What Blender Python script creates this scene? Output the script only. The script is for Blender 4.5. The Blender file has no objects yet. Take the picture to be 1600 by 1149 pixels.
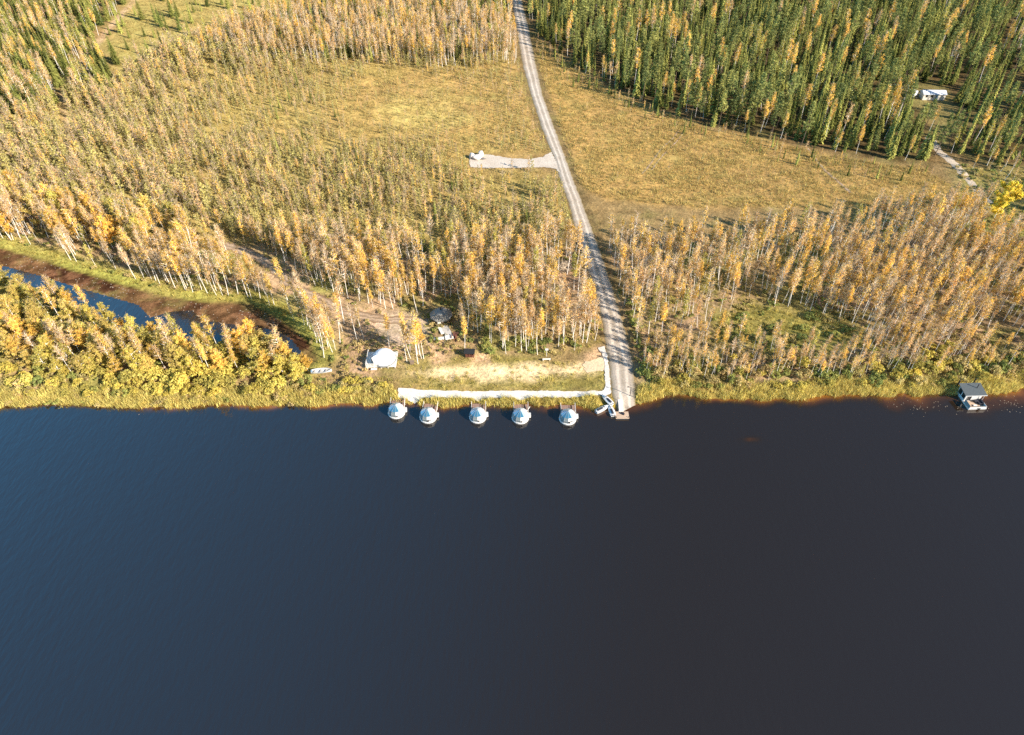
import bpy, math, random
import numpy as np
from mathutils import Matrix, Vector
rnd = random.Random(7)
rng = np.random.default_rng(11)
S = bpy.context.scene
C = S.collection
R = math.radians
# ------------------------------------------------------------------ camera
H, FPX, PITCH, ROLL = 112.0, 1100.0, R(43.0), R(0.55)
r0 = np.array([1, 0, 0.]); u0 = np.array([0, math.sin(PITCH), math.cos(PITCH)]); w0 = np.array([0, math.cos(PITCH), -math.sin(PITCH)])
CR = r0 * math.cos(ROLL) - u0 * math.sin(ROLL)
CU = u0 * math.cos(ROLL) + r0 * math.sin(ROLL)
cam = bpy.data.objects.new('camera', bpy.data.cameras.new('camera'))
cam.data.sensor_width = 36; cam.data.lens = 36 * FPX / 1600; cam.data.clip_start = 1; cam.data.clip_end = 9000
m = Matrix.Identity(4)
for i in range(3):
    m[i][0] = CR[i]; m[i][1] = CU[i]; m[i][2] = -w0[i]
m[2][3] = H
cam.matrix_world = m
C.objects.link(cam); S.camera = cam
LZ = 0.9
def G(px, py, z=LZ):
    """a point of the ground (height z) as seen in the survey photograph"""
    d = w0 + CR * ((px - 800) / FPX) - CU * ((py - 574.5) / FPX)
    t = (z - H) / d[2]
    return (d[0] * t, d[1] * t)
def GP(pts, z=LZ): return np.array([G(a, b, z) for a, b in pts])
def PX(x, y, z=LZ):
    x = np.asarray(x, float); y = np.asarray(y, float)
    dz = z - H
    zc = x * w0[0] + y * w0[1] + dz * w0[2]
    return 800 + FPX * (x * CR[0] + y * CR[1] + dz * CR[2]) / zc, 574.5 - FPX * (x * CU[0] + y * CU[1] + dz * CU[2]) / zc
def inpoly(x, y, poly):
    x = np.asarray(x, float); y = np.asarray(y, float)
    ins = np.zeros(x.shape, bool); n = len(poly)
    for i in range(n):
        x1, y1 = poly[i]; x2, y2 = poly[(i + 1) % n]
        if y1 == y2: continue
        c = ((y1 > y) != (y2 > y)) & (x < (x2 - x1) * (y - y1) / (y2 - y1) + x1)
        ins ^= c
    return ins
def dline(x, y, pl, closed=False):
    x = np.asarray(x, float); y = np.asarray(y, float)
    best = np.full(x.shape, 1e9); n = len(pl)
    for i in range(n if closed else n - 1):
        a = pl[i]; b = pl[(i + 1) % n]
        dx, dy = b[0] - a[0], b[1] - a[1]; L = dx * dx + dy * dy + 1e-9
        t = np.clip(((x - a[0]) * dx + (y - a[1]) * dy) / L, 0, 1)
        best = np.minimum(best, (x - a[0] - t * dx) ** 2 + (y - a[1] - t * dy) ** 2)
    return np.sqrt(best)
def sdist(x, y, poly):           # > 0 inside
    return np.where(inpoly(x, y, poly), 1, -1) * dline(x, y, poly, True)
def vnoise(x, y, s, seed):
    g = np.random.default_rng(seed).random((64, 64))
    u = np.asarray(x, float) / s + 1000; v = np.asarray(y, float) / s + 1000
    i = np.floor(u).astype(int); j = np.floor(v).astype(int); fu = u - i; fv = v - j
    fu = fu * fu * (3 - 2 * fu); fv = fv * fv * (3 - 2 * fv)
    a = g[i % 64, j % 64]; b = g[(i + 1) % 64, j % 64]; c = g[i % 64, (j + 1) % 64]; d = g[(i + 1) % 64, (j + 1) % 64]
    return (a * (1 - fu) + b * fu) * (1 - fv) + (c * (1 - fu) + d * fu) * fv
def fbm(x, y, s, seed): return (vnoise(x, y, s, seed) + .5 * vnoise(x, y, s / 2.1, seed + 1) + .25 * vnoise(x, y, s / 4.3, seed + 2)) / 1.75
def sstep(a, b, t):
    t = np.clip((t - a) / (b - a), 0, 1); return t * t * (3 - 2 * t)

# ------------------------------------------------------------------ survey lines (photo pixels -> ground)
SHORE = GP([(-900, 660), (-300, 645), (-100, 638), (0, 637), (60, 635), (120, 632), (155, 631), (180, 635), (205, 639), (225, 640), (260, 638), (300, 637), (350, 635), (400, 635), (450, 634), (480, 633), (520, 632),
    (560, 634), (590, 633), (612, 630), (640, 630), (662, 632), (700, 636), (718, 637), (740, 632), (775, 633), (795, 635), (815, 633), (840, 634), (855, 637), (875, 636), (900, 634), (925, 637), (940, 639), (956, 640), (968, 641), (985, 634), (997, 629),
    (1020, 625), (1045, 621), (1070, 620), (1100, 624), (1130, 626), (1160, 625), (1200, 625), (1240, 624), (1290, 619), (1305, 621), (1330, 616), (1360, 618), (1400, 619), (1450, 618), (1490, 618), (1540, 616), (1600, 610), (1700, 602), (1900, 590), (2500, 560)], 0)
def shore_y(x): return np.interp(x, SHORE[:, 0], SHORE[:, 1]) + .5 * (vnoise(x, x * 0, 3.1, 5) - .5) * 2 + .25 * (vnoise(x, x * 0, 1.1, 6) - .5) * 2
CREEK_P = [(-300, 330), (-100, 362), (0, 388), (60, 405), (100, 418), (180, 442), (250, 463), (330, 474), (392, 475), (422, 490), (452, 508), (482, 534), (497, 562), (480, 572), (462, 556), (430, 534), (395, 536), (330, 536), (250, 530), (180, 508), (100, 464), (0, 430), (-100, 408), (-300, 372)]
CREEK = GP(CREEK_P, 0.1)
POOL = GP([(-300, 356), (-100, 396), (0, 414), (60, 430), (120, 449), (180, 466), (215, 476), (235, 496), (262, 488), (300, 484), (315, 500), (350, 505), (395, 512), (430, 515), (455, 530), (480, 560), (466, 556), (432, 538), (395, 539), (330, 539), (250, 533), (180, 511), (100, 467), (0, 433), (-100, 411), (-300, 376)], 0)
ROAD_L = [(786, -90), (792, -50), (797, -20), (801, 10), (806, 40), (816, 100), (830, 150), (846, 200), (865, 245), (877, 287), (886, 310), (897, 350), (910, 400), (928, 450), (941, 500), (947, 540), (951, 565), (954, 590), (957, 615), (968, 643)]
ROAD_R = [(799, -90), (808, -50), (813, -20), (817, 10), (825, 40), (837, 100), (848, 150), (866, 200), (883, 245), (898, 287), (907, 310), (922, 350), (940, 400), (957, 450), (972, 500), (983, 540), (989, 565), (991, 590), (993, 612), (994, 629)]
RL, RR = GP(ROAD_L), GP(ROAD_R)
ROADPOLY = np.vstack([RL, RR[::-1]])
TURN = GP([(733, 247), (741, 243), (760, 242), (776, 244), (800, 248), (830, 249), (848, 246), (861, 238), (874, 262), (883, 280), (868, 264), (850, 262), (800, 263), (760, 263), (735, 262)])
WALK = GP([(622, 606), (645, 607), (668, 609), (700, 610), (740, 611), (800, 610), (850, 610), (900, 611), (940, 610), (946, 606), (945, 585), (945, 565), (940, 552), (934, 544), (944, 541), (949, 556), (952, 580), (954, 600), (955, 614), (948, 617), (920, 617), (885, 620), (860, 619), (822, 620), (813, 624), (804, 620), (757, 620), (747, 624), (738, 620), (690, 620), (664, 620), (655, 622), (648, 627), (640, 625), (636, 620), (622, 619)])
SANDPAD = GP([(908, 568), (925, 562), (944, 556), (946, 578), (930, 580), (918, 583)])
TRACK = GP([(330, 380), (360, 386), (400, 400), (430, 420), (455, 445), (500, 470), (545, 490), (600, 500), (650, 502)])
YARD = GP([(590, 492), (640, 488), (668, 500), (664, 535), (628, 540), (600, 528), (585, 505)])
SOIL = GP([(862, 428), (895, 418), (918, 408), (932, 440), (944, 470), (935, 485), (905, 478), (880, 455)])
PATH_N = GP([(1452, 215), (1466, 236), (1490, 255), (1508, 275), (1527, 297), (1545, 318)])
PATH_BOG = GP([(1262, 232), (1272, 246), (1288, 266), (1330, 302)])
TRAIL = GP([(230, -40), (207, 5), (186, 28), (165, 52), (135, 90), (110, 130), (98, 160), (104, 185), (112, 210)])
YARDN = GP([(1416, 138), (1440, 130), (1480, 138), (1488, 165), (1486, 205), (1474, 232), (1458, 234), (1454, 205), (1440, 172), (1418, 165)])
EASTM = GP([(1490, 258), (1560, 262), (1720, 262), (1720, 335), (1560, 340), (1530, 320), (1505, 290)])
BOG_L = GP([(540, 140), (640, 112), (720, 108), (806, 112), (840, 236), (735, 240), (640, 228), (560, 200)])
YELLOW = GP([(600, 160), (680, 145), (725, 160), (715, 190), (660, 205), (620, 200)])
BOG_R = GP([(832, 55), (900, 108), (960, 145), (1030, 175), (1100, 200), (1200, 222), (1300, 243), (1380, 258), (1440, 262), (1500, 300), (1480, 322), (1380, 330), (1250, 325), (1100, 325), (950, 312), (905, 290), (885, 230), (852, 140)])
FIELD_N = GP([(225, -60), (480, -60), (470, 20), (400, 45), (320, 62), (310, 85), (240, 112), (175, 118), (160, 70), (190, 35)])
FOREST_R = GP([(822, -90), (824, 30), (840, 55), (900, 108), (960, 143), (1030, 172), (1100, 197), (1200, 220), (1300, 240), (1380, 252), (1440, 256), (1490, 240), (1540, 262), (1600, 262), (1720, 265), (1720, -90)])
LAWN = GP([(628, 600), (640, 572), (680, 560), (760, 556), (860, 562), (905, 566), (944, 580), (945, 606), (800, 610), (690, 609)])
DRY = GP([(640, 582), (690, 572), (780, 574), (850, 570), (915, 566), (925, 580), (860, 586), (760, 590), (690, 588)])
GREENC = GP([(1105, 500), (1150, 478), (1250, 484), (1330, 508), (1365, 540), (1290, 552), (1200, 545), (1125, 530)])
BELT_L = GP([(-200, 290), (20, 325), (120, 345), (220, 368), (330, 384), (430, 390), (560, 396), (700, 400), (830, 392), (893, 388), (905, 405), (925, 450), (938, 500), (944, 535), (905, 552), (860, 556), (760, 552), (705, 552), (660, 562), (625, 578), (590, 590), (540, 590), (500, 580), (500, 555), (470, 515), (430, 482), (392, 466), (330, 462), (250, 450), (180, 430), (100, 405), (0, 372), (-200, 330)])
PENIN = GP([(-200, 400), (-100, 418), (0, 440), (100, 478), (180, 520), (250, 540), (330, 545), (395, 552), (430, 548), (462, 565), (495, 580), (520, 600), (520, 630), (200, 632), (-200, 634)])
BELT_R = GP([(930, 378), (1000, 388), (1100, 378), (1200, 372), (1300, 358), (1380, 345), (1440, 338), (1530, 335), (1720, 322), (1720, 580), (1600, 575), (1450, 588), (1300, 592), (1200, 596), (1100, 596), (1005, 592), (995, 560), (985, 520), (968, 460), (948, 400)])
YOUNG = GP([(-200, 180), (60, 160), (170, 150), (235, 112), (320, 75), (400, 60), (480, 60), (620, 70), (800, 85), (830, 160), (862, 240), (735, 240), (732, 266), (868, 268), (895, 320), (906, 398), (700, 404), (430, 394), (220, 372), (20, 330), (-200, 300)])
TOPBIRCH = GP([(300, 78), (400, 40), (500, 8), (560, -90), (790, -90), (798, 30), (808, 100), (700, 108), (600, 98), (500, 100), (380, 100)])
TOPLEFT = GP([(-200, -90), (235, -90), (215, -20), (185, 25), (150, 70), (170, 112), (185, 148), (100, 165), (20, 190), (-200, 215)])

# ------------------------------------------------------------------ materials
MATS = {}
def newmat(name):
    mt = bpy.data.materials.new(name); mt.use_nodes = True
    nt = mt.node_tree; nt.nodes.clear(); MATS[name] = mt
    out = nt.nodes.new('ShaderNodeOutputMaterial')
    return mt, nt, out
def nd(nt, t, **kw):
    n = nt.nodes.new(t)
    for k, v in kw.items():
        if k in n.inputs.keys(): n.inputs[k].default_value = v
        else: setattr(n, k, v)
    return n
def mixc(nt, f, a, b, blend='MIX'):
    n = nt.nodes.new('ShaderNodeMix'); n.data_type = 'RGBA'; n.blend_type = blend
    for sock, v in ((n.inputs[0], f), (n.inputs[6], a), (n.inputs[7], b)):
        if hasattr(v, 'links'): nt.links.new(v, sock)
        elif isinstance(v, (int, float)): sock.default_value = v
        else: sock.default_value = (*v, 1)
    return n.outputs[2]
def mathn(nt, op, a, b=0.0, c=None):
    n = nt.nodes.new('ShaderNodeMath'); n.operation = op
    for i, v in enumerate((a, b) if c is None else (a, b, c)):
        if hasattr(v, 'links'): nt.links.new(v, n.inputs[i])
        else: n.inputs[i].default_value = v
    return n.outputs[0]
def maprange(nt, v, a, b, c, d):
    n = nt.nodes.new('ShaderNodeMapRange'); n.inputs[1].default_value = a; n.inputs[2].default_value = b; n.inputs[3].default_value = c; n.inputs[4].default_value = d
    nt.links.new(v, n.inputs[0]); return n.outputs[0]
def leafmat(name, c1, c2, transl=.42, var=.35, tree_var=.3):
    """leaf clump colour: c1..c2 from tree to tree, brighter and darker from clump to clump"""
    mt, nt, out = newmat(name)
    oi = nd(nt, 'ShaderNodeObjectInfo'); ge = nd(nt, 'ShaderNodeNewGeometry')
    col = mixc(nt, oi.outputs['Random'], c1, c2)
    v = maprange(nt, ge.outputs['Random Per Island'], 0, 1, 1 - var, 1 + var)
    r2 = mathn(nt, 'FRACT', mathn(nt, 'MULTIPLY', oi.outputs['Random'], 7.31))
    v = mathn(nt, 'MULTIPLY', v, maprange(nt, r2, 0, 1, 1 - tree_var, 1 + tree_var * .6))
    hs = nd(nt, 'ShaderNodeHueSaturation'); nt.links.new(col, hs.inputs['Color']); nt.links.new(v, hs.inputs['Value'])
    hh = mathn(nt, 'FRACT', mathn(nt, 'MULTIPLY', ge.outputs['Random Per Island'], 13.7))
    nt.links.new(maprange(nt, hh, 0, 1, .485, .515), hs.inputs['Hue'])
    df = nd(nt, 'ShaderNodeBsdfDiffuse'); tr = nd(nt, 'ShaderNodeBsdfTranslucent'); mx = nd(nt, 'ShaderNodeMixShader', Fac=transl)
    nt.links.new(hs.outputs[0], df.inputs[0]); nt.links.new(hs.outputs[0], tr.inputs[0])
    nt.links.new(df.outputs[0], mx.inputs[1]); nt.links.new(tr.outputs[0], mx.inputs[2]); nt.links.new(mx.outputs[0], out.inputs[0])
    return mt
def plain(name, col, rough=.6, metal=0, noise=.15, scale=1.5, spec=.4, bump=0, stretch=None):
    mt, nt, out = newmat(name)
    p = nd(nt, 'ShaderNodeBsdfPrincipled'); p.inputs['Roughness'].default_value = rough; p.inputs['Metallic'].default_value = metal
    p.inputs['Specular IOR Level'].default_value = spec
    tc = nd(nt, 'ShaderNodeTexCoord'); n = nd(nt, 'ShaderNodeTexNoise'); n.inputs['Scale'].default_value = scale; n.inputs['Detail'].default_value = 5
    if stretch:
        mp = nd(nt, 'ShaderNodeMapping'); mp.inputs['Scale'].default_value = stretch
        nt.links.new(tc.outputs['Object'], mp.inputs[0]); nt.links.new(mp.outputs[0], n.inputs[0])
    else: nt.links.new(tc.outputs['Object'], n.inputs[0])
    f = maprange(nt, n.outputs['Fac'], .25, .75, 1 - noise, 1 + noise)
    hs = nd(nt, 'ShaderNodeHueSaturation'); hs.inputs['Color'].default_value = (*col, 1); nt.links.new(f, hs.inputs['Value'])
    nt.links.new(hs.outputs[0], p.inputs['Base Color']); nt.links.new(p.outputs[0], out.inputs[0])
    if bump:
        b = nd(nt, 'ShaderNodeBump', Strength=bump); nt.links.new(n.outputs['Fac'], b.inputs['Height']); nt.links.new(b.outputs[0], p.inputs['Normal'])
    return mt
def glassmat(name, col, rough=.06):
    mt, nt, out = newmat(name)
    p = nd(nt, 'ShaderNodeBsdfPrincipled'); p.inputs['Base Color'].default_value = (*col, 1); p.inputs['Roughness'].default_value = rough
    p.inputs['Specular IOR Level'].default_value = .8; p.inputs['Coat Weight'].default_value = .3
    nt.links.new(p.outputs[0], out.inputs[0]); return mt

leafmat('leaf_gold', (.88, .55, .115), (.84, .58, .15))
leafmat('leaf_amber', (.74, .56, .16), (.66, .54, .18))
leafmat('leaf_yellow', (.86, .69, .11), (.86, .69, .11))
leafmat('leaf_rust', (.82, .51, .19), (.78, .53, .22))
leafmat('leaf_lime', (.56, .48, .11), (.48, .42, .11))
leafmat('twig', (.64, .48, .31), (.54, .41, .27), .1, .3, .2)
leafmat('needle_spruce', (.14, .175, .045), (.43, .42, .11), .08, .35, .5)
leafmat('needle_pine', (.25, .29, .105), (.43, .42, .13), .08, .35, .3)
leafmat('needle_bog', (.62, .51, .17), (.52, .47, .18), .25, .35, .3)
leafmat('leaf_willow', (.74, .60, .14), (.62, .54, .15))
leafmat('leaf_bush', (.26, .31, .10), (.46, .45, .13))
leafmat('leaf_sallow', (.56, .48, .20), (.68, .52, .24))
leafmat('reed_blade', (.76, .60, .20), (.68, .60, .20), .3, .35, .3)
leafmat('bog_blade', (.60, .44, .16), (.42, .34, .12), .3, .35, .35)
leafmat('grass_blade', (.36, .33, .08), (.52, .41, .12), .3, .35, .3)
plain('bark_white', (.88, .83, .76), .8, noise=.22, scale=3, stretch=(1, 1, .6))
plain('bark_grey', (.40, .34, .28), .9, noise=.3, scale=3)
plain('bark_dark', (.16, .115, .08), .9, noise=.3, scale=3)
plain('white_shell', (.58, .585, .58), .35, noise=.05)
plain('frame_grey', (.36, .38, .40), .5)
plain('white_canvas', (.82, .83, .84), .7, noise=.04)
plain('white_wood', (.74, .70, .63), .7, noise=.12, scale=2, stretch=(1, 8, 1))
plain('grey_skirt', (.20, .21, .22), .7)
plain('deck_brown', (.27, .17, .13), .8, noise=.3, scale=1.2, stretch=(9, 1, 1))
plain('deck_tan', (.50, .36, .25), .8, noise=.25, scale=1.2, stretch=(1, 9, 1))
plain('deck_grey', (.50, .46, .41), .8, noise=.2, scale=1.2, stretch=(9, 1, 1))
plain('wood_grey', (.24, .235, .215), .85, noise=.4, scale=1.0, stretch=(7, 7, 1))
plain('wood_wall', (.24, .17, .12), .85, noise=.3, scale=1.0, stretch=(1, 1, 9))
plain('roof_slate', (.085, .10, .105), .6, noise=.12, scale=2)
plain('black_felt', (.02, .021, .022), .7)
plain('black_metal', (.025, .025, .028), .4)
plain('steel', (.55, .55, .55), .35, .8, noise=.05)
plain('red_brown', (.19, .075, .05), .8)
plain('metal_roof', (.62, .66, .72), .4, noise=.08, stretch=(6, 1, 1))
plain('blue_paint', (.20, .34, .50), .5)
plain('seat_dark', (.03, .032, .045), .6)
plain('stone_pale', (.62, .58, .54), .9, noise=.2, scale=1.2, bump=.5)
plain('stone_dark', (.17, .16, .16), .9, noise=.3, scale=1.2, bump=.5)
plain('dead_wood', (.42, .34, .25), .9, noise=.35, scale=2)
glassmat('glass_blue', (.045, .16, .26)); glassmat('glass_pale', (.30, .44, .54)); glassmat('glass_grey', (.20, .24, .25)); glassmat('glass_dark', (.02, .025, .03))

def ground_material():
    mt, nt, out = newmat('ground_soil')
    at = nd(nt, 'ShaderNodeVertexColor'); at.layer_name = 'tone'
    tc = nd(nt, 'ShaderNodeTexCoord')
    def noise(sc, det, off=(0, 0, 0), st=(1, 1, 1), rough=.6):
        mp = nd(nt, 'ShaderNodeMapping'); mp.inputs['Location'].default_value = off; mp.inputs['Scale'].default_value = st
        nt.links.new(tc.outputs['Object'], mp.inputs[0])
        n = nd(nt, 'ShaderNodeTexNoise'); n.inputs['Scale'].default_value = sc; n.inputs['Detail'].default_value = det; n.inputs['Roughness'].default_value = rough
        nt.links.new(mp.outputs[0], n.inputs[0]); return n.outputs['Fac']
    n1 = noise(.035, 4); n2 = noise(.22, 6, (31, 7, 0), rough=.7); n3 = noise(1.5, 4, (5, 50, 0)); n4 = noise(.11, 4, (70, 11, 0))
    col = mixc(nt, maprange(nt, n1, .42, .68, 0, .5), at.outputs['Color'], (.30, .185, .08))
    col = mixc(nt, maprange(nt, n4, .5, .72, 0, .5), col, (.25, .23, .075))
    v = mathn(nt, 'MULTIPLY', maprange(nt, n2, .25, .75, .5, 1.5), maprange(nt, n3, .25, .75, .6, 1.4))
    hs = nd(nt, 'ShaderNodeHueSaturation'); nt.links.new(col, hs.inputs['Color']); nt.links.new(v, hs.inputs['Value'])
    df = nd(nt, 'ShaderNodeBsdfDiffuse'); df.inputs['Roughness'].default_value = .5
    b = nd(nt, 'ShaderNodeBump'); b.inputs['Strength'].default_value = .9; b.inputs['Distance'].default_value = .6
    nt.links.new(mathn(nt, 'ADD', mathn(nt, 'MULTIPLY', n2, 1.0), mathn(nt, 'MULTIPLY', n3, .45)), b.inputs['Height'])
    nt.links.new(b.outputs[0], df.inputs['Normal']); nt.links.new(hs.outputs[0], df.inputs[0]); nt.links.new(df.outputs[0], out.inputs[0])
    return mt
ground_material()
def gravel_material(name, c1, c2, ruts=True, edge=(.30, .24, .14)):
    mt, nt, out = newmat(name)
    tc = nd(nt, 'ShaderNodeTexCoord')
    def noise(sc, det):
        n = nd(nt, 'ShaderNodeTexNoise'); n.inputs['Scale'].default_value = sc; n.inputs['Detail'].default_value = det
        nt.links.new(tc.outputs['Object'], n.inputs[0]); return n.outputs['Fac']
    n1, n2 = noise(.25, 5), noise(2.2, 5)
    col = mixc(nt, maprange(nt, n1, .35, .65, 0, 1), c1, c2)
    v = maprange(nt, n2, .3, .7, .82, 1.15)
    if ruts:
        at = nd(nt, 'ShaderNodeAttribute'); at.attribute_name = 'lateral'
        lat = mathn(nt, 'ADD', at.outputs['Fac'], mathn(nt, 'MULTIPLY', mathn(nt, 'SUBTRACT', n1, .5), .14))
        d = mathn(nt, 'ABSOLUTE', mathn(nt, 'SUBTRACT', mathn(nt, 'ABSOLUTE', lat), .36))
        rut = maprange(nt, d, .05, .2, 1.16, .78)
        v = mathn(nt, 'MULTIPLY', v, rut)
        col = mixc(nt, maprange(nt, mathn(nt, 'ADD', mathn(nt, 'ABSOLUTE', lat), mathn(nt, 'MULTIPLY', mathn(nt, 'SUBTRACT', n2, .5), .5)), .7, .98, 0, .85), col, edge)
        col = mixc(nt, maprange(nt, mathn(nt, 'ADD', mathn(nt, 'ABSOLUTE', lat), mathn(nt, 'MULTIPLY', n1, .5)), .42, .2, 0, .35), col, (.34, .26, .16))
    hs = nd(nt, 'ShaderNodeHueSaturation'); nt.links.new(col, hs.inputs['Color']); nt.links.new(v, hs.inputs['Value'])
    df = nd(nt, 'ShaderNodeBsdfDiffuse'); b = nd(nt, 'ShaderNodeBump'); b.inputs['Strength'].default_value = .5; b.inputs['Distance'].default_value = .15
    nt.links.new(n2, b.inputs['Height']); nt.links.new(b.outputs[0], df.inputs['Normal']); nt.links.new(hs.outputs[0], df.inputs[0]); nt.links.new(df.outputs[0], out.inputs[0])
gravel_material('gravel', (.48, .405, .325), (.58, .50, .41))
gravel_material('pale_gravel', (.52, .44, .355), (.60, .52, .43), False)
gravel_material('path_gravel', (.44, .36, .27), (.54, .45, .35), False)
gravel_material('white_gravel', (.70, .66, .595), (.60, .555, .49), False)
gravel_material('dirt', (.36, .24, .15), (.48, .36, .25), True, (.25, .15, .07))

def water_material():
    mt, nt, out = newmat('river_water')
    p = nd(nt, 'ShaderNodeBsdfPrincipled')
    p.inputs['IOR'].default_value = 1.45; p.inputs['Roughness'].default_value = .09; p.inputs['Specular IOR Level'].default_value = .95
    tc = nd(nt, 'ShaderNodeTexCoord')
    at = nd(nt, 'ShaderNodeAttribute'); at.attribute_name = 'shallow'
    n0 = nd(nt, 'ShaderNodeTexNoise'); n0.inputs['Scale'].default_value = .16; n0.inputs['Detail'].default_value = 5
    nt.links.new(tc.outputs['Object'], n0.inputs[0])
    sh = mathn(nt, 'MULTIPLY', at.outputs['Fac'], maprange(nt, n0.outputs['Fac'], .3, .7, .45, 1.3))
    rp = nd(nt, 'ShaderNodeValToRGB'); nt.links.new(sh, rp.inputs[0]); e = rp.color_ramp.elements
    e[0].position = 0; e[0].color = (.0155, .0130, .0122, 1); e[1].position = 1; e[1].color = (.20, .075, .014, 1)
    for pos, c in ((.12, (.0175, .0125, .0090, 1)), (.3, (.030, .0150, .0065, 1)), (.6, (.070, .027, .008, 1))):
        x = rp.color_ramp.elements.new(pos); x.color = c
    nt.links.new(rp.outputs[0], p.inputs['Base Color'])
    def noise(sc, st, det=3):
        mp = nd(nt, 'ShaderNodeMapping'); mp.inputs['Scale'].default_value = st; mp.inputs['Rotation'].default_value = (0, 0, R(-18))
        nt.links.new(tc.outputs['Object'], mp.inputs[0])
        n = nd(nt, 'ShaderNodeTexNoise'); n.inputs['Scale'].default_value = sc; n.inputs['Detail'].default_value = det
        nt.links.new(mp.outputs[0], n.inputs[0]); return n.outputs['Fac']
    w = mathn(nt, 'ADD', noise(1.3, (1, .34, 1)), mathn(nt, 'MULTIPLY', noise(.5, (1, .4, 1)), 1.0))
    # the breeze ruffles the open reach upstream and leaves the lee of the wood smooth
    sx = nd(nt, 'ShaderNodeSeparateXYZ'); nt.links.new(tc.outputs['Object'], sx.inputs[0])
    gust = noise(.012, (1, 1, 1), 4)
    reach = mathn(nt, 'ADD', maprange(nt, sx.outputs[0], -110, 60, 1, .12), mathn(nt, 'MULTIPLY', mathn(nt, 'SUBTRACT', gust, .5), .8))
    b = nd(nt, 'ShaderNodeBump'); b.inputs['Distance'].default_value = .5
    nt.links.new(maprange(nt, reach, 0, 1.2, .018, .16), b.inputs['Strength'])
    nt.links.new(w, b.inputs['Height']); nt.links.new(b.outputs[0], p.inputs['Normal'])
    nt.links.new(p.outputs[0], out.inputs[0])
water_material()

# ------------------------------------------------------------------ object helpers
def tag(o, label=None, cat=None, group=None, kind=None):
    for k, v in (('label', label), ('category', cat), ('group', group), ('kind', kind)):
        if v: o[k] = v
    return o
def empty(name, loc, rz=0, label=None, cat=None, group=None):
    o = bpy.data.objects.new(name, None); o.empty_display_size = .5; C.objects.link(o)
    o.location = loc; o.rotation_euler = (0, 0, rz); return tag(o, label, cat, group)
def npmesh(name, V, F4, mats, mi=None):
    """quads (and triangles with a repeated last index) to a mesh"""
    me = bpy.data.meshes.new(name); me.from_pydata(V, [], F4)
    for k in mats: me.materials.append(MATS[k])
    if mi is not None: me.polygons.foreach_set('material_index', np.array(mi, np.int32))
    me.update(); return me
class MB:
    def __init__(s): s.v = []; s.f = []
    def quad(s, a, b, c, d):
        n = len(s.v); s.v += [tuple(a), tuple(b), tuple(c), tuple(d)]; s.f.append((n, n + 1, n + 2, n + 3)); return s
    def poly(s, pts):
        n = len(s.v); s.v += [tuple(p) for p in pts]; s.f.append(tuple(range(n, n + len(pts)))); return s
    def box(s, c, d, rz=0, bev=0.0):
        x, y, z = d[0] / 2, d[1] / 2, d[2] / 2; k = min(bev, x * .9, y * .9)
        co, si = math.cos(rz), math.sin(rz)
        if k > 0: ring = [(x - k, -y), (x, -y + k), (x, y - k), (x - k, y), (-x + k, y), (-x, y - k), (-x, -y + k), (-x + k, -y)]
        else: ring = [(x, -y), (x, y), (-x, y), (-x, -y)]
        s.prism([(c[0] + a * co - b * si, c[1] + a * si + b * co) for a, b in ring], c[2] - z, c[2] + z); return s
    def prism(s, ring, z0, z1):
        n = len(s.v); m = len(ring)
        s.v += [(a, b, z0) for a, b in ring] + [(a, b, z1) for a, b in ring]
        s.f.append(tuple(range(n + m - 1, n - 1, -1))); s.f.append(tuple(range(n + m, n + 2 * m)))
        for i in range(m):
            j = (i + 1) % m; s.f.append((n + i, n + j, n + m + j, n + m + i))
        return s
    def loft(s, rings, cap=True):
        n = len(s.v); m = len(rings[0])
        for r in rings: s.v += [tuple(p) for p in r]
        for k in range(len(rings) - 1):
            for i in range(m):
                j = (i + 1) % m; s.f.append((n + k * m + i, n + k * m + j, n + (k + 1) * m + j, n + (k + 1) * m + i))
        if cap:
            s.f.append(tuple(n + i for i in range(m - 1, -1, -1))); s.f.append(tuple(n + (len(rings) - 1) * m + i for i in range(m)))
        return s
    def tube(s, p, q, r0, r1=None, n=6):
        r1 = r0 if r1 is None else r1
        p, q = Vector(p), Vector(q); d = (q - p).normalized(); a = d.orthogonal().normalized(); b = d.cross(a)
        s.loft([[p + (a * math.cos(2 * math.pi * i / n) + b * math.sin(2 * math.pi * i / n)) * r0 for i in range(n)], [q + (a * math.cos(2 * math.pi * i / n) + b * math.sin(2 * math.pi * i / n)) * r1 for i in range(n)]]); return s
    def lathe(s, prof, n=24, c=(0, 0)):
        s.loft([[(c[0] + r * math.cos(2 * math.pi * i / n), c[1] + r * math.sin(2 * math.pi * i / n), z) for i in range(n)] for r, z in prof]); return s
    def mesh(s, name, mat):
        return npmesh(name, s.v, s.f, [mat])
    def build(s, name, mat, parent=None, label=None):
        o = bpy.data.objects.new(name, s.mesh(name, mat)); C.objects.link(o)
        if parent: o.parent = parent
        if label: o['label'] = label
        return o
def copy_tree(o, parent=None):
    c = o.copy(); C.objects.link(c)
    if parent: c.parent = parent
    for ch in o.children: copy_tree(ch, c)
    return c

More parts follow.
